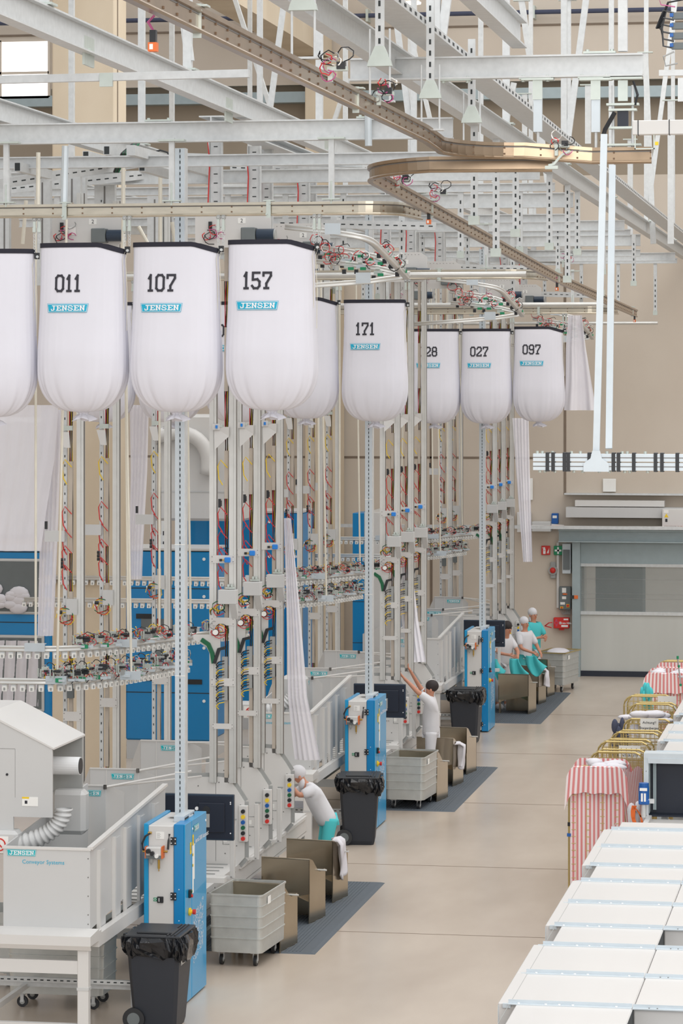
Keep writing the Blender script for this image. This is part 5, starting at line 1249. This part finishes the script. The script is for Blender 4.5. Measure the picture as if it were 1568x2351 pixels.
# ================================================ RIGHT SIDE: LANE COVERS
t0 = None
def lane(y0, y1, narrow, label, zc=2.4):
    t = thing('conveyor_cover', label, 'conveyor cover', (-2.76, y0, 0), 0, 'white conveyor covers'); d = y1-y0
    xe = .14 if narrow else 0.0
    MB(mLID).bb(xe if narrow else 0, .01, zc-.75, 1.0, d-.01, zc, .008).use(mGREYD).box(.09, .02, zc-.002, .094, d-.02, zc+.001).build('lid', t)
    if narrow:
        MB(mGREY).box(1.0, .01, zc-.75, 3.2, d-.01, zc-.3).use(mSLOT).box(.998, .0, zc-.3, 1.003, d, zc-.01).build('open_well', t)
    else: MB(mLID).bb(1.004, .01, zc-.75, 3.2, d-.01, zc-.002, .008).build('lid', t)
    MB(mPALE).box(xe, .01, zc-.75, xe+.006, d-.01, zc-.02).box(xe-.002, .0, .0, xe+.08, .08, zc-.7).build('end_panel', t)
    f = MB(mPALE).box(.08, -.055, zc-.0, .995, -.003, zc+.006).box(.08, -.006, zc, .995, .0, zc+.03).box(1.0, -.055, zc-.004, 3.2, -.003, zc+.004).box(1.0, -.006, zc, 3.2, 0, zc+.026).box(.04, -.03, zc-.03, .1, .0, zc+.002)
    f.build('flange', t)
    m = MB(mWHITE)
    for x in (.16, .36, .46, .56, .88): m.cyl((x, -.03, zc+.008), .010, .008, 'z', 8)
    m.use(mALUD)
    for x in (1.12, 1.18, 1.6): m.cyl((x, -.03, zc+.006), .006, .004, 'z', 6)
    if narrow: m.use(mZINC).cyl((xe+.06, .1, zc+.003), .014, .01, 'z', 8).cyl((.94, .08, zc+.003), .014, .01, 'z', 8)
    m.build('bolt', t)
    return t
Ys = [19.6, 20.75, 21.5, 22.42, 23.6, 24.8, 25.7, 26.86, 28.04, 28.95, 30.13, 31.3, 31.85]
nar = [0, 0, 1, 0, 0, 1, 0, 0, 1, 0, 0, 1]
nar = [1 if i in (2, 5, 8, 11) else 0 for i in range(12)]
# pattern measured: flange at 22.42 starts two wide lanes, then a narrow one
for i in range(12):
    lane(Ys[i], Ys[i+1], nar[i], 'white conveyor cover with %s end, %s one from the bottom of the picture' % ('recessed narrow' if nar[i] else 'wide', ['first', 'second', 'third', 'fourth', 'fifth', 'sixth', 'seventh', 'eighth', 'ninth', 'tenth', 'eleventh', 'twelfth'][i]))
Y2 = [37.85, 39.1, 40.0, 41.1, 42.2, 43.2, 44.4, 45.5, 46.5, 47.6, 49]
for i in range(10):
    lane(Y2[i], Y2[i+1], 0 if i % 3 else 1, 'white conveyor cover beyond the dark tunnel mouth, %s one' % ['first', 'second', 'third', 'fourth', 'fifth', 'sixth', 'seventh', 'eighth', 'ninth', 'tenth'][i])
# tunnel mouth
t = thing('tunnel_mouth', 'white framed dark conveyor tunnel mouth at the right edge', 'conveyor tunnel', (-2.82, 37.6, 0))
MB(mPALE).box(0, 0, 1.66, .06, .3, 2.36).box(0, -.004, 2.36, 3.2, .3, 2.42).box(.05, -.02, 2.30, 3.2, .02, 2.36).use(mALUD).cyl((.03, -.002, 2.2), .006, .004, 'y', 6).cyl((.03, -.002, 1.9), .006, .004, 'y', 6).build('frame', t)
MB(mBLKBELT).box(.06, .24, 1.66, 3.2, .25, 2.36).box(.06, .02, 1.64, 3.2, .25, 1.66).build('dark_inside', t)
MB(mTEALST).box(.062, .03, 1.68, .07, .24, 2.34).box(.1, .2, 1.7, .14, .23, 2.3).build('inner_lining', t)
t = thing('slatted_infeed', 'ribbed beige conveyor belt before the dark tunnel mouth', 'conveyor belt', (-2.72, 36.1, 0))
m = MB(mGREYW).box(-.06, 0, 1.45, 0, 1.5, 1.66).box(0, 0, .9, 3, 1.5, 1.5).build('side_frame', t)
m = MB(mTAN).box(.0, 0, 1.5, 3.2, 1.5, 1.60).use(mGREYW)
for i in range(34): m.box(.0, .02+i*.044, 1.60, 3.2, .045+i*.044, 1.612)
m.build('ribbed_belt', t)
p = W(1478, 1820, 37.3)
t = thing('gear_motor', 'blue gear motor with white type plates beside the tunnel mouth', 'motor', (p.x, 37.3, p.z-.14))
MB(mMOTOR).cyl((0, 0, .12), .065, .2, 'z', 20).bb(-.06, -.06, .0, .07, .05, .06, .01).cyl((0, 0, .24), .06, .04, 'z', 20).build('motor', t)
MB(mPAPER).box(-.045, -.068, .17, .045, -.062, .205).box(-.03, -.064, .04, .03, -.061, .14).build('type_plate', t); MB(mGALV).cyl((.0, 0, -.08), .03, .16, 'z', 12).cb(.09, 0, .04, .08, .06, .05).build('shaft', t)
m = MB(mORG)
for i in range(5): m.tube(bez([(-.14+.012*i, 0, -.02), (-.2+.01*i, 0, -.2), (-.08, 0, -.4), (.05+.01*i, 0, -.36), (-.02, 0, -.1), (-.12, 0, -.04)], 14), .008, 5)
shift(m, (-p.x, -37.3, -(p.z-.14))); solo(m, 'cable_coil', 'coil of orange cable hanging below the blue gear motor', 'cable')

# ================================================ CAGE TROLLEYS
def arch(w_, zt_, r=.16, z0=.14):
    P = [(-w_/2, 0, z0), (-w_/2, 0, zt_-r)]+[(-w_/2+r-r*math.cos(a), 0, zt_-r+r*math.sin(a)) for a in [math.radians(q) for q in (25, 50, 75)]]+[(w_/2-r+r*math.sin(a), 0, zt_-r+r*math.cos(a)) for a in [math.radians(q) for q in (15, 40, 65)]]+[(w_/2, 0, zt_-r), (w_/2, 0, z0)]
    return P
def wires(m, w_, z0, z1, ax='x', step=.075, c=0):
    n = int(w_/step)
    for i in range(1, n+1):
        u = -w_/2+i*w_/(n+1); z2 = z1-.03-max(0, abs(u)-(w_/2-.14))*.9
        m.bar(*(((u, c, z0), (u, c, z2)) if ax == 'x' else ((c, u, z0), (c, u, z2))), .008, .008, up=(0, 1, 0))
    z = z0+.05
    while z < z1-.06:
        m.bar(*(((-w_/2, c, z), (w_/2, c, z)) if ax == 'x' else ((c, -w_/2, z), (c, w_/2, z))), .008, .008); z += .09
def cage(w_=.74, d=.72, h=1.95):
    t = thing('roll_cage', '', 'cage trolley', (0, 0, 0), 0, 'wire roll cages')
    for y in (0, d):
        f = MB(mGOLD).tube([(a, y, c) for a, b_, c in arch(w_, h-(.05 if y else 0))], .014, 8); fr = f.build('end_frame', t, False)
        m = MB(mGOLD); wires(m, w_-.04, .2, h, 'x', .075, y); m.build('wire_grid', fr)
    sd = MB(mGOLD); wires(sd, d-.04, .2, h-.15, 'y', .09, w_/2); sd.v = [(a, b_+d/2, c) for a, b_, c in sd.v]; sd.tube([(w_/2, 0, h-.17), (w_/2, d, h-.17)], .01, 6); sd.build('side_grid', t)
    MB(mGOLD).box(-w_/2, 0, .16, w_/2, d, .19).build('base', t)
    for x in (-1, 1):
        for y in (.08, d-.08): MB(mBLACK).cyl((x*(w_/2-.07), y, .06), .06, .035, 'x', 14).use(mGALV).box(x*(w_/2-.07)-.03, y-.02, .06, x*(w_/2-.07)+.03, y+.02, .165).build('castor', t)
    MB(mBLACK).cyl((-w_/2, -.0, 1.22), .02, .05, 'z', 8).use(mMOTOR).cb(-w_/2, 0, 1.08, .05, .05, .04).build('latch', t)
    return t
CG = cage()
spots = [(39.7, -3.58, 'with pink striped laundry bag, frontmost of the row'), (41.55, -3.48, 'behind the frontmost pink one'), (42.75, -3.48, 'with a paper note, second behind the pink one'), (43.9, -3.40, 'third behind the pink one'), (45.7, -3.36, 'holding the Achtung notice'), (47.8, -3.45, 'just behind the Achtung notice'), (49.0, -3.62, 'paler, before the striped bag at the back'), (52.6, -3.55, 'with pink striped bags near the roll-up door'), (55.2, -3.52, 'rear one with pink striped cloth'), (63.5, -3.35, 'tall at the right edge before the door')]
for i, (Y, X, s_) in enumerate(spots):
    put(CG, (X, Y, 0), 'yellowish wire roll cage ' + s_)
CGs = CG
def stripebag(label, X, Y, w_, d, h, over=.35, seed=0, tail=True):
    t = thing('striped_laundry_bag', label, 'laundry bag', (X, Y, .2), 0, 'pink striped laundry bags')
    hz = h-.2
    def skirt(u, v):      # front turned-over hem
        x = (u-.5)*(w_+.05+.06*v); e = max(0, abs(u-.5)*2-.72)/.28
        return (x, -.05-.02*math.sin(u*14)*v, hz+.03-.13*e*e-v*(over+.1*e)+.01*math.sin(u*25))
    m = MB(mSTRIPE).grid(30, 8, skirt, True); m.build('folded_hem', t, True)
    m = MB(mSTRIPE).grid(30, 10, lambda u, v: ((u-.5)*(w_-.03), .03+.012*math.sin(u*24+seed), (hz-.12)*(1-v)+.02), True); m.build('front_side', t, True)
    m = MB(mSTRIPE).grid(24, 8, lambda u, v: (w_/2-.01+.015*math.sin(u*20), .02+u*d, (hz-.05-.03*math.sin(u*4))*(1-v)+.02), True); m.build('aisle_side', t, True)
    m = MB(mSTRIPE).grid(30, 6, lambda u, v: ((u-.5)*(w_+.06), d+.03, hz+.05-.14*(max(0, abs(u-.5)*2-.7)/.3)**2-v*.35), True).grid(24, 3, lambda u, v: ((u-.5)*(w_+.02), -.05+v*.06, hz+.03-.13*(max(0, abs(u-.5)*2-.72)/.28)**2+.01*math.sin(v*3.1)), True); m.build('rear_hem', t, True)
    if tail: m = MB(mSTRIPE).grid(20, 14, lambda u, v: (w_/2-.06+.24*u*(1-.4*v)+.15*v, -.03+.45*u, hz-.02-v*(.9+.5*(1-u))+.03*math.sin(u*10)), True); m.build('loose_flap', t, True)
    m = MB(mCLOTH); rn = random.Random(seed)
    for q in range(9): m.ell((rn.uniform(-.22, .3), rn.uniform(.05, d-.1), hz+rn.uniform(-.02, .04)), rn.uniform(.08, .16), rn.uniform(.08, .14), rn.uniform(.03, .07), 10, 6)
    o = MB(mCLOTH)
    return t, m
for i, (X, Y, w_, d, h, lb) in enumerate(((-3.58, 39.66, .74, .72, 1.95, 'pink and white striped laundry bag in the frontmost roll cage'), (-3.55, 52.56, .74, .72, 1.95, 'pink and white striped laundry bag in a roll cage near the roll-up door'), (-3.52, 54.2, .74, .7, 1.9, 'second pink and white striped bag right behind the one near the door'), (-3.35, 63.46, .74, .7, 2.0, 'pink and white striped bag cut off at the right edge'))):
    t, m = stripebag(lb, X, Y, w_, d, h, .34, i, i == 0)
    if i < 2:
        m.v = [(a+X, b_+Y, c+.2) for a, b_, c in m.v]; solo(m, 'linen_pile', 'white linen piled on top of the striped bag, ' + ['frontmost cage', 'cage near the door'][i], 'laundry', None, True)
def note(label, X, Y, z0, z1, w_, lines, size):
    t = thing('paper_note', label, 'paper note', (X, Y-.02, z0), 0, 'paper notes on the cages')
    MB(mPAPER).box(-w_/2, -.003, 0, w_/2, 0, z1-z0).build('sheet', t)
    m = MB(mINK)
    for i, s_ in enumerate(lines): text(m, s_, front(0, -.003, z1-z0-size*1.5-i*size*1.6), size, .002, 'CENTER', .01)
    m.build('lettering', t)
note('white notice reading Achtung fixed to a roll cage', -3.34, 45.68, 1.62, 1.96, .27, ['Achtung!!', 'Steigenberger', 'Wien'], .052)
note('lower notice reading Nicht below the Achtung notice', -3.34, 45.66, 1.42, 1.60, .27, ['', 'NICHT'], .045)
note('white note on the cage behind the frontmost pink bag', -3.40, 42.73, 1.72, 1.90, .30, ['', 'INTERCITY'], .05)
note('white note on the cage farther back, beside the teal cloth', -3.30, 48.98, 1.72, 1.96, .30, ['', 'Hotel'], .05)
def lump(name, label, c, s_, m, n=12, seed=1, drop=0):
    mb = MB(m); rn = random.Random(seed)
    for i in range(n): mb.ell((c[0]+rn.uniform(-1, 1)*s_[0], c[1]+rn.uniform(-1, 1)*s_[1], c[2]+rn.uniform(-1, 1)*s_[2]-drop*rn.random()), s_[0]*rn.uniform(.3, .6), s_[1]*.5, max(.03, s_[2]*rn.uniform(.5, 1)), 10, 7)
    return solo(mb, name, label, 'laundry', None, True)
lump('linen_heap', 'crumpled white linen on top of the cage behind the Achtung notice', (-3.40, 46.2, 1.93), (.3, .15, .06), mCLOTH, 16, 3)
lump('navy_garment', 'dark navy garment hanging out of the cage left of the Achtung notice', (-3.80, 46.0, 1.62), (.09, .1, .2), mNAVY, 12, 5)
lump('teal_garment', 'teal cloth stuffed in the cage before the striped bag at the back', (-3.74, 50.5, 1.75), (.1, .1, .16), mTEAL, 10, 6)
lump('white_towel', 'white towel hanging beside the blue gear motor', (-3.02, 39.2, 1.42), (.1, .1, .14), mCLOTH, 10, 8)
lump('white_linen', 'white linen filling the wire cage with the Achtung notice', (-3.36, 46.2, 1.3), (.26, .2, .35), mCLOTH, 22, 12)
m = MB(mGRN).cyl((0, 0, .35), .02, .05, 'z', 8).cyl((.02, 0, .2), .02, .04, 'z', 8).cyl((.05, 0, -.12), .022, .04, 'z', 8).use(mGREYD).tube([(0, 0, .33), (.05, 0, -.1)], .012, 8)
m.v = [(a-3.35, b_+52.4, c+1.92) for a, b_, c in m.v]; solo(m, 'green_hook_handle', 'grey rod with green ends hanging on the far striped cage', 'tool')

# ================================================ ON THE BACK WALL
YB = 72.45
def wq(px, py): p = W(px, py, YB); return p.x, p.z
def wallbox(name, label, cat, px0, py0, px1, py1, d, m, nm='plate', group=None):
    x0, z1 = wq(px0, py0); x1, z0 = wq(px1, py1)
    t = thing(name, label, cat, ((x0+x1)/2, YB, z0), 0, group); MB(m).bb(x0-t.location.x, -d, 0, x1-t.location.x, .03, z1-z0, min(.01, d/3)).build(nm, t); return t, (x1-x0), z1-z0
wallbox('wall_plate', 'blank white square plate on the concrete wall above the roll-up door', 'plate', 1384, 1099, 1414, 1129, .02, mPAPER)
wallbox('wall_plate', 'taller blank white plate on the concrete wall left of the door, behind the veil', 'plate', 1196, 1098, 1223, 1148, .02, mPAPER)
t, a, h = wallbox('switch_cabinet', 'light grey conveyor switch cabinet at the right edge above the door', 'electrical cabinet', 1525, 1166, 1590, 1211, .75, mGREYW, 'housing')
YBf = -.75
m = MB(mYEL).prism([(-a/2+.05, h-.19), (-a/2+.15, h-.19), (-a/2+.1, h-.1)], 'y', YBf-.004, YBf).use(mBLACK).cb(-a/2+.1, YBf, h-.26, .05, .02, .07).use(mPAPER).box(-a/2+.04, YBf-.003, h-.09, -a/2+.15, YBf, h-.02); m.build('warning_label', t)
m = MB(mINK); text(m, 'CONVEYOR 21 G', front(-a/2+.04, YBf, .03), .055); m.build('lettering', t)
t, a, h = wallbox('switch_cabinet', 'light grey switch cabinet on the wall left of the door, half veiled by the sheet', 'electrical cabinet', 1190, 1175, 1220, 1221, .3, mGREYW, 'housing')
m = MB(mINK); text(m, 'G', front(a/2-.08, -.3, .03), .055); m.build('lettering', t)
t, a, h = wallbox('wall_motor', 'blue conveyor motor on the wall at the left end of the door header', 'motor', 1268, 1178, 1283, 1202, .2, mMOTOR, 'motor')
MB(mPAPER).box(-.05, -.205, h*.55, .05, -.2, h*.8).build('type_plate', t)
t, a, h = wallbox('fire_sign', 'red fire extinguisher sign on the concrete wall', 'sign', 1243, 1253, 1263, 1274, .012, mRED)
m = MB(mWHITE).box(-a*.3, -.014, h*.1, -a*.02, -.012, h*.68).box(-a*.26, -.014, h*.68, -a*.08, -.012, h*.84).box(-a*.4, -.014, h*.74, -a*.26, -.012, h*.8)
for q in range(3): m.prism([(a*.1+q*a*.09, h*.15), (a*.17+q*a*.09, h*.2), (a*.3+q*a*.05, h*.55+q*.03), (a*.2+q*a*.05, h*.4)], 'y', -.014, -.012)
m.use(mRED).box(-a*.25, -.016, h*.45, -a*.08, -.014, h*.5); m.build('pictogram', t)
t, a, h = wallbox('first_aid_sign', 'green sign with white cross on the concrete wall', 'sign', 1272, 1253, 1292, 1274, .08, mGRN)
MB(mWHITE).box(-a*.1, -.084, h*.12, a*.1, -.078, h*.88).box(-a*.38, -.084, h*.4, a*.38, -.078, h*.6).build('pictogram', t)
x, z = wq(1270, 1309)
t = thing('alarm_light', 'round red alarm light in grey housing on the wall left of the door', 'alarm light', (x, YB, z-.15)); MB(mGREYD).bb(-.07, -.06, -.05, .07, .0, .35, .02).cyl((0, -.05, .15), .11, .08, 'y', 20).build('housing', t); MB(mRED).ell((.0, -.1, .15), .07, .05, .07).build('lens', t, True)
t, a, h = wallbox('cable_duct', 'white vertical cable duct on the wall beside the door control', 'cable duct', 1278, 1245, 1284, 1396, .05, mGREYW)
t, a, h = wallbox('door_control_box', 'dark grey door control box with red emergency switch', 'control box', 1285, 1346, 1312, 1399, .15, mINNER, 'housing')
m = MB(mPAPER).box(-a*.25, -.155, h*.74, a*.1, -.15, h*.95).box(-a*.25, -.155, h*.46, a*.1, -.15, h*.58).box(-a*.4, -.155, h*.22, a*.0, -.15, h*.33); m.build('labels', t)
MB(mYEL).box(a*.12, -.155, h*.1, a*.38, -.15, h*.25).use(mRED).cyl((a*.25, -.17, h*.18), .03, .04, 'y', 12).build('emergency_switch', t)
MB(mYEL).box(-a*.4, -.155, h*.05, -a*.15, -.15, h*.14).use(mRED).cyl((-a*.27, -.16, h*.09), .02, .03, 'y', 10).build('push_button', t)
MB(mORG).ell((0, -.155, h*.68), .06, .01, .02).build('display', t)
m = MB(mGREYD)
for i in range(6): m.tube(bez([(-a*.4+i*.04, -.05, 0), (-a*.3+i*.03, -.06, -.15), (i*.03, -.06, -.16), (.02+i*.02, -.05, 0)], 8), .008, 5)
m.build('cable', t)
t, a, h = wallbox('first_aid_box', 'red first aid box lettered Erste Hilfe by the door frame', 'first aid box', 1272, 1417, 1308, 1442, .14, mRED, 'case')
m = MB(mWHITE); text(m, 'Erste Hilfe', front(-a*.06, -.14, h*.42), .062, .003, 'LEFT', .02)
m.box(-a*.12, -.144, h*.4, -a*.02, -.14, h*.62).box(a*.0, -.144, h*.14, a*.42, -.14, h*.32).box(a*.15, -.144, h*.78, a*.44, -.14, h*.92); m.build('lettering', t)
m = MB(mPINK).sweep([(x_*a, -.143, z_*h) for x_, z_ in ((-.34, .2), (-.28, .2), (-.28, .42), (-.2, .42), (-.2, .62), (-.28, .62), (-.28, .84), (-.34, .84), (-.34, .62), (-.42, .62), (-.42, .42), (-.34, .42))], rect(.008, .004), up=(0, 1, 0), closed=True).use(mINNER).box(-a*.08, -.146, h*.44, -a*.06, -.143, h*.58).box(-a*.1, -.146, h*.49, -a*.04, -.143, h*.53); m.build('cross_outline', t)
MB(mRED).cb(0, -.06, -.02, .12, .06, .05).build('latch', t)
t, a, h = wallbox('coiling_bracket', 'galvanised bracket with cable arm beside the door frame', 'bracket', 1293, 1247, 1313, 1316, .25, mPALE, 'plate')
MB(mINNER).box(-.08, -.28, .1, .08, -.2, h*.8).build('dark_slot', t)
x, z = wq(1322, 1368); MBt = MB(mSLOT).box(x-.09, 72.03, z-.04, x, 72.05, z+.04).use(mORG).box(x, 72.03, z-.04, x+.09, 72.05, z+.04); solo(MBt, 'door_sticker', 'blue and orange sticker on the door side frame', 'sticker')
t, a, h = wallbox('wall_conveyor', 'grey conveyor box running along the wall left of the door header', 'conveyor', 1225, 1196, 1268, 1219, .4, mGREY, 'housing')
MB(mGREYW).tube([(a/2, -.2, h*.6), (a/2+.3, -.2, h*.5)], .04, 8).build('shaft', t)
m = MB(mCRED).tube([W(1251, 1437, 72), W(1260, 1430, 71.9), W(1268, 1429, 71.9)], .014, 6).tube([W(1251, 1437, 72), W(1266, 1441, 71.9)], .014, 6); solo(m, 'fire_extinguisher_lever', 'red lever of the extinguisher left of the first aid box', 'fire extinguisher')
# brooms leaning at the wall behind the far bay
for i, px in enumerate((1052, 1128)):
    p = W(px, 1365, 71.8); solo(MB(mGOLD).tube([(p.x, 71.6, .1), (p.x+.02, 72.2, p.z)], .025, 8).use(mBRASS).cb(p.x, 71.6, .06, .4, .08, .1), 'broom', 'wooden broom leaning on the back wall, %s one' % ['left', 'right'][i], 'broom', 'brooms')

# ================================================ PEOPLE
def skinmesh(name, V, E, R, m, parent, sub=1):
    me = bpy.data.meshes.new(name); me.from_pydata(V, E, []); me.materials.append(m); o = link(name, me, parent)
    md = o.modifiers.new('Skin', 'SKIN'); md.use_smooth_shade = True
    if not me.skin_vertices:
        bpy.context.view_layer.objects.active = o
    sv = me.skin_vertices[0].data
    for i, r in enumerate(R): sv[i].radius = (r if isinstance(r, tuple) else (r, r))
    sv[0].use_root = True
    s_ = o.modifiers.new('Sub', 'SUBSURF'); s_.levels = sub; s_.render_levels = sub
    return o
def person(label, loc, rz, J, top, legs, cap, hair=None, scale=1.0, apron=None):
    t = thing('person', label, 'person', loc, rz); t.scale = (scale,)*3
    D = {'pel': (0, 0, .93), 'waist': (0, 0, 1.06), 'chest': (0, 0, 1.28), 'neck': (0, 0, 1.45), 'jaw': (0, -.02, 1.52), 'head': (0, -.01, 1.60), 'crown': (0, .01, 1.68),
         'shL': (-.17, 0, 1.38), 'elL': (-.23, .02, 1.12), 'wrL': (-.22, -.12, .92), 'shR': (.17, 0, 1.38), 'elR': (.23, .02, 1.12), 'wrR': (.22, -.12, .92),
         'hiL': (-.09, 0, .88), 'knL': (-.10, -.02, .48), 'anL': (-.10, .02, .09), 'toL': (-.11, -.15, .04), 'hiR': (.09, 0, .88), 'knR': (.10, -.02, .48), 'anR': (.10, .02, .09), 'toR': (.11, -.15, .04)}
    D.update(J); V = []; E = []; R = []; I = {}
    def nd(n, r, par=None, p=None):
        I[n] = len(V); V.append(Vector(p if p is not None else D[n])); R.append(r)
        if par is not None: E.append((I[par], I[n]))
    nd('pel', (.13, .10)); nd('waist', (.12, .09), 'pel'); nd('chest', (.15, .10), 'waist'); nd('neck', .05, 'chest'); nd('jaw', .062, 'neck'); nd('head', (.078, .092), 'jaw'); nd('crown', .06, 'head')
    for s_ in 'LR':
        nd('sh'+s_, .06, 'chest'); nd('el'+s_, .042, 'sh'+s_); nd('wr'+s_, .026, 'el'+s_)
        a = V[I['wr'+s_]]; d = (a-V[I['el'+s_]]).normalized(); sd = d.cross(Vector((0, 1, 0))); sd = sd.normalized() if sd.length > .2 else Vector((1, 0, 0)); up_ = sd.cross(d).normalized()
        nd('palm'+s_, (.036, .018), 'wr'+s_, a+d*.075)
        for q in range(4):
            o_ = sd*(-.03+.02*q); l = [.062, .074, .07, .055][q]
            nd('k%d%s' % (q, s_), .010, 'palm'+s_, a+d*.095+o_); nd('m%d%s' % (q, s_), .009, 'k%d%s' % (q, s_), a+d*(.095+l*.55)+o_+up_*.012); nd('t%d%s' % (q, s_), .007, 'm%d%s' % (q, s_), a+d*(.095+l*.9)+o_+up_*.035)
        nd('th1'+s_, .012, 'wr'+s_, a+d*.03+sd*.035); nd('th2'+s_, .009, 'th1'+s_, a+d*.065+sd*.055+up_*.01)
        nd('hi'+s_, .085, 'pel'); nd('kn'+s_, .055, 'hi'+s_); nd('an'+s_, .036, 'kn'+s_); nd('to'+s_, .035, 'an'+s_)
    skinmesh('body', V, E, R, mSKIN, t)
    g = lambda *n: [Vector(D[x]) for x in n]
    # shirt
    el = {s_: Vector(D['sh'+s_]).lerp(Vector(D['el'+s_]), .85) for s_ in 'LR'}
    V2 = g('waist', 'chest')+[Vector(D['chest']).lerp(Vector(D['neck']), .75)]+[Vector(D['pel'])+Vector((0, 0, -.10))]+g('shL')+[el['L']]+g('shR')+[el['R']]
    skinmesh('shirt', V2, [(0, 1), (1, 2), (0, 3), (1, 4), (4, 5), (1, 6), (6, 7)], [(.185, .15), (.18, .135), .075, (.19, .155), .085, .07, .085, .07], top, t)
    V3 = [Vector(D['pel'])+Vector((0, 0, .06))]+g('hiL', 'knL')+[Vector(D['anL'])+Vector((0, 0, .04))]+g('hiR', 'knR')+[Vector(D['anR'])+Vector((0, 0, .04))]
    skinmesh('trousers', V3, [(0, 1), (1, 2), (2, 3), (0, 4), (4, 5), (5, 6)], [(.145, .115), .105, .08, .068, .105, .08, .068], legs, t)
    for s_ in 'LR':
        a, b_ = Vector(D['an'+s_]), Vector(D['to'+s_]); m = MB(mSHIRT).ell(tuple(a.lerp(b_, .55)+Vector((0, 0, .0))), .055, .13, .055, 14, 8); m.build('shoe', t, True)
    hd, cr = Vector(D['head']), Vector(D['crown']); ax = (cr-hd).normalized()
    h = MB(cap if cap else mHAIR); h.ell((0, 0, 0), .092, .108, .098, 18, 12); h.v = [(a+hd.x+ax.x*.045, b_+hd.y+ax.y*.045+.018, c+hd.z+ax.z*.045+.012) for a, b_, c in h.v if True]
    h.build('cap' if cap else 'hair', t, True)
    if cap:
        s2 = MB(cap).ell((hd.x, hd.y+.045, hd.z-.09), .075, .05, .09, 12, 8); s2.build('neck_cover', t, True)
    m = MB(mHAIR)
    for s_ in (-.03, .03): m.ell((hd.x+s_, hd.y-.088, hd.z+.005), .011, .008, .007, 8, 6)
    m.build('eyes', t, True); MB(mSKIN).ell((hd.x, hd.y-.1, hd.z-.025), .013, .018, .022, 8, 6).build('nose', t, True)
    MB(mCRED if 0 else mORG).ell((hd.x, hd.y-.084, hd.z-.06), .024, .006, .007, 8, 5).build('mouth', t, True)
    m = MB(mSKIN)
    for s_ in (-.09, .09): m.ell((hd.x+s_*.95, hd.y+.005, hd.z-.01), .01, .02, .028, 8, 6)
    m.build('ears', t, True)
    if apron:
        skinmesh('tunic', [Vector(D['chest'])+Vector((0, .02, 0)), Vector(D['waist'])+Vector((0, .01, 0)), Vector(D['pel'])+Vector((0, 0, -.08)), Vector(D['pel'])+Vector((0, 0, -.28))], [(0, 1), (1, 2), (2, 3)], [(.18, .135), (.17, .14), (.19, .15), (.19, .15)], apron, t)
    return t
H2 = math.pi/2
person('worker in white top and teal trousers bending at the rear station of the nearest bay', (-7.50, 41.45, .02), -H2*.75,
       {'waist': (0, -.05, 1.06), 'chest': (0, -.18, 1.24), 'neck': (0, -.28, 1.38), 'jaw': (0, -.33, 1.43), 'head': (0, -.37, 1.49), 'crown': (0, -.41, 1.57), 'shL': (-.17, -.22, 1.32), 'elL': (-.2, -.42, 1.2), 'wrL': (-.15, -.62, 1.32), 'shR': (.17, -.22, 1.32), 'elR': (.22, -.4, 1.25), 'wrR': (.12, -.55, 1.45), 'pel': (0, .05, .93), 'hiL': (-.09, .05, .88), 'hiR': (.09, .05, .88)}, mSHIRT, mTEAL, mSHIRT, scale=1.03)
person('worker in white workwear with both arms raised in the middle bay', (-7.52, 51.75, .02), -H2*.9,
       {'elL': (-.2, -.18, 1.62), 'wrL': (-.12, -.32, 1.86), 'elR': (.2, -.22, 1.58), 'wrR': (.12, -.42, 1.78), 'shL': (-.17, -.02, 1.42), 'shR': (.17, -.02, 1.42)}, mSHIRT, mSHIRT, None, scale=1.06)
person('dark-haired worker in white shirt leaning over the front chute of the farthest bay', (-7.85, 64.5, .02), H2*.45,
       {'chest': (0, -.1, 1.27), 'neck': (0, -.15, 1.43), 'jaw': (0, -.19, 1.49), 'head': (0, -.2, 1.57), 'crown': (0, -.2, 1.65), 'elL': (-.24, -.2, 1.12), 'wrL': (-.1, -.4, 1.08), 'elR': (.24, -.2, 1.12), 'wrR': (.1, -.4, 1.05)}, mSHIRT, mSHIRT, None, scale=1.1)
person('worker in white cap and white jacket, middle one of the three at the back', (-7.6, 66.55, .02), H2*.55,
       {'elL': (-.24, -.15, 1.1), 'wrL': (-.12, -.36, 1.02), 'elR': (.24, -.15, 1.1), 'wrR': (.12, -.36, 1.0)}, mSHIRT, mTEAL, mSHIRT, scale=1.04)
person('worker in white cap and teal coat, rearmost of the three at the back', (-7.6, 68.2, .02), H2*.5,
       {'elL': (-.22, -.17, 1.12), 'wrL': (-.05, -.3, 1.15), 'elR': (.24, -.12, 1.12), 'wrR': (.08, -.32, 1.12)}, mTEAL, mSHIRT, mSHIRT, scale=1.08, apron=mTEAL)
def rag(label, X, Y, z, w_, l, m, seed):
    mb = MB(m).grid(14, 16, lambda u, v: (( u-.5)*w_*(1+.5*v*math.sin(seed))+v*v*.18, .04*math.sin(u*9+seed+v*2), -l*v*(.75+.25*math.cos((u-.3)*4))))
    mb.v = [(a+X, b_+Y, c+z) for a, b_, c in mb.v]; o = solo(mb, 'held_cloth', label, 'cloth', 'teal cloths held at the far stations', True); sm = o.modifiers.new('thickness', 'SOLIDIFY'); sm.thickness = .015
rag('teal cloth held by the dark-haired worker over the front far chute', -7.52, 63.9, 1.15, .2, .6, mTEAL, 1)
rag('teal cloth held by the worker in the middle of the three at the back', -7.3, 65.2, 1.1, .22, .45, mTEAL, 2)
rag('small teal cloth dangling left of the dark-haired worker', -7.95, 63.8, 1.15, .16, .5, mTEAL, 3)
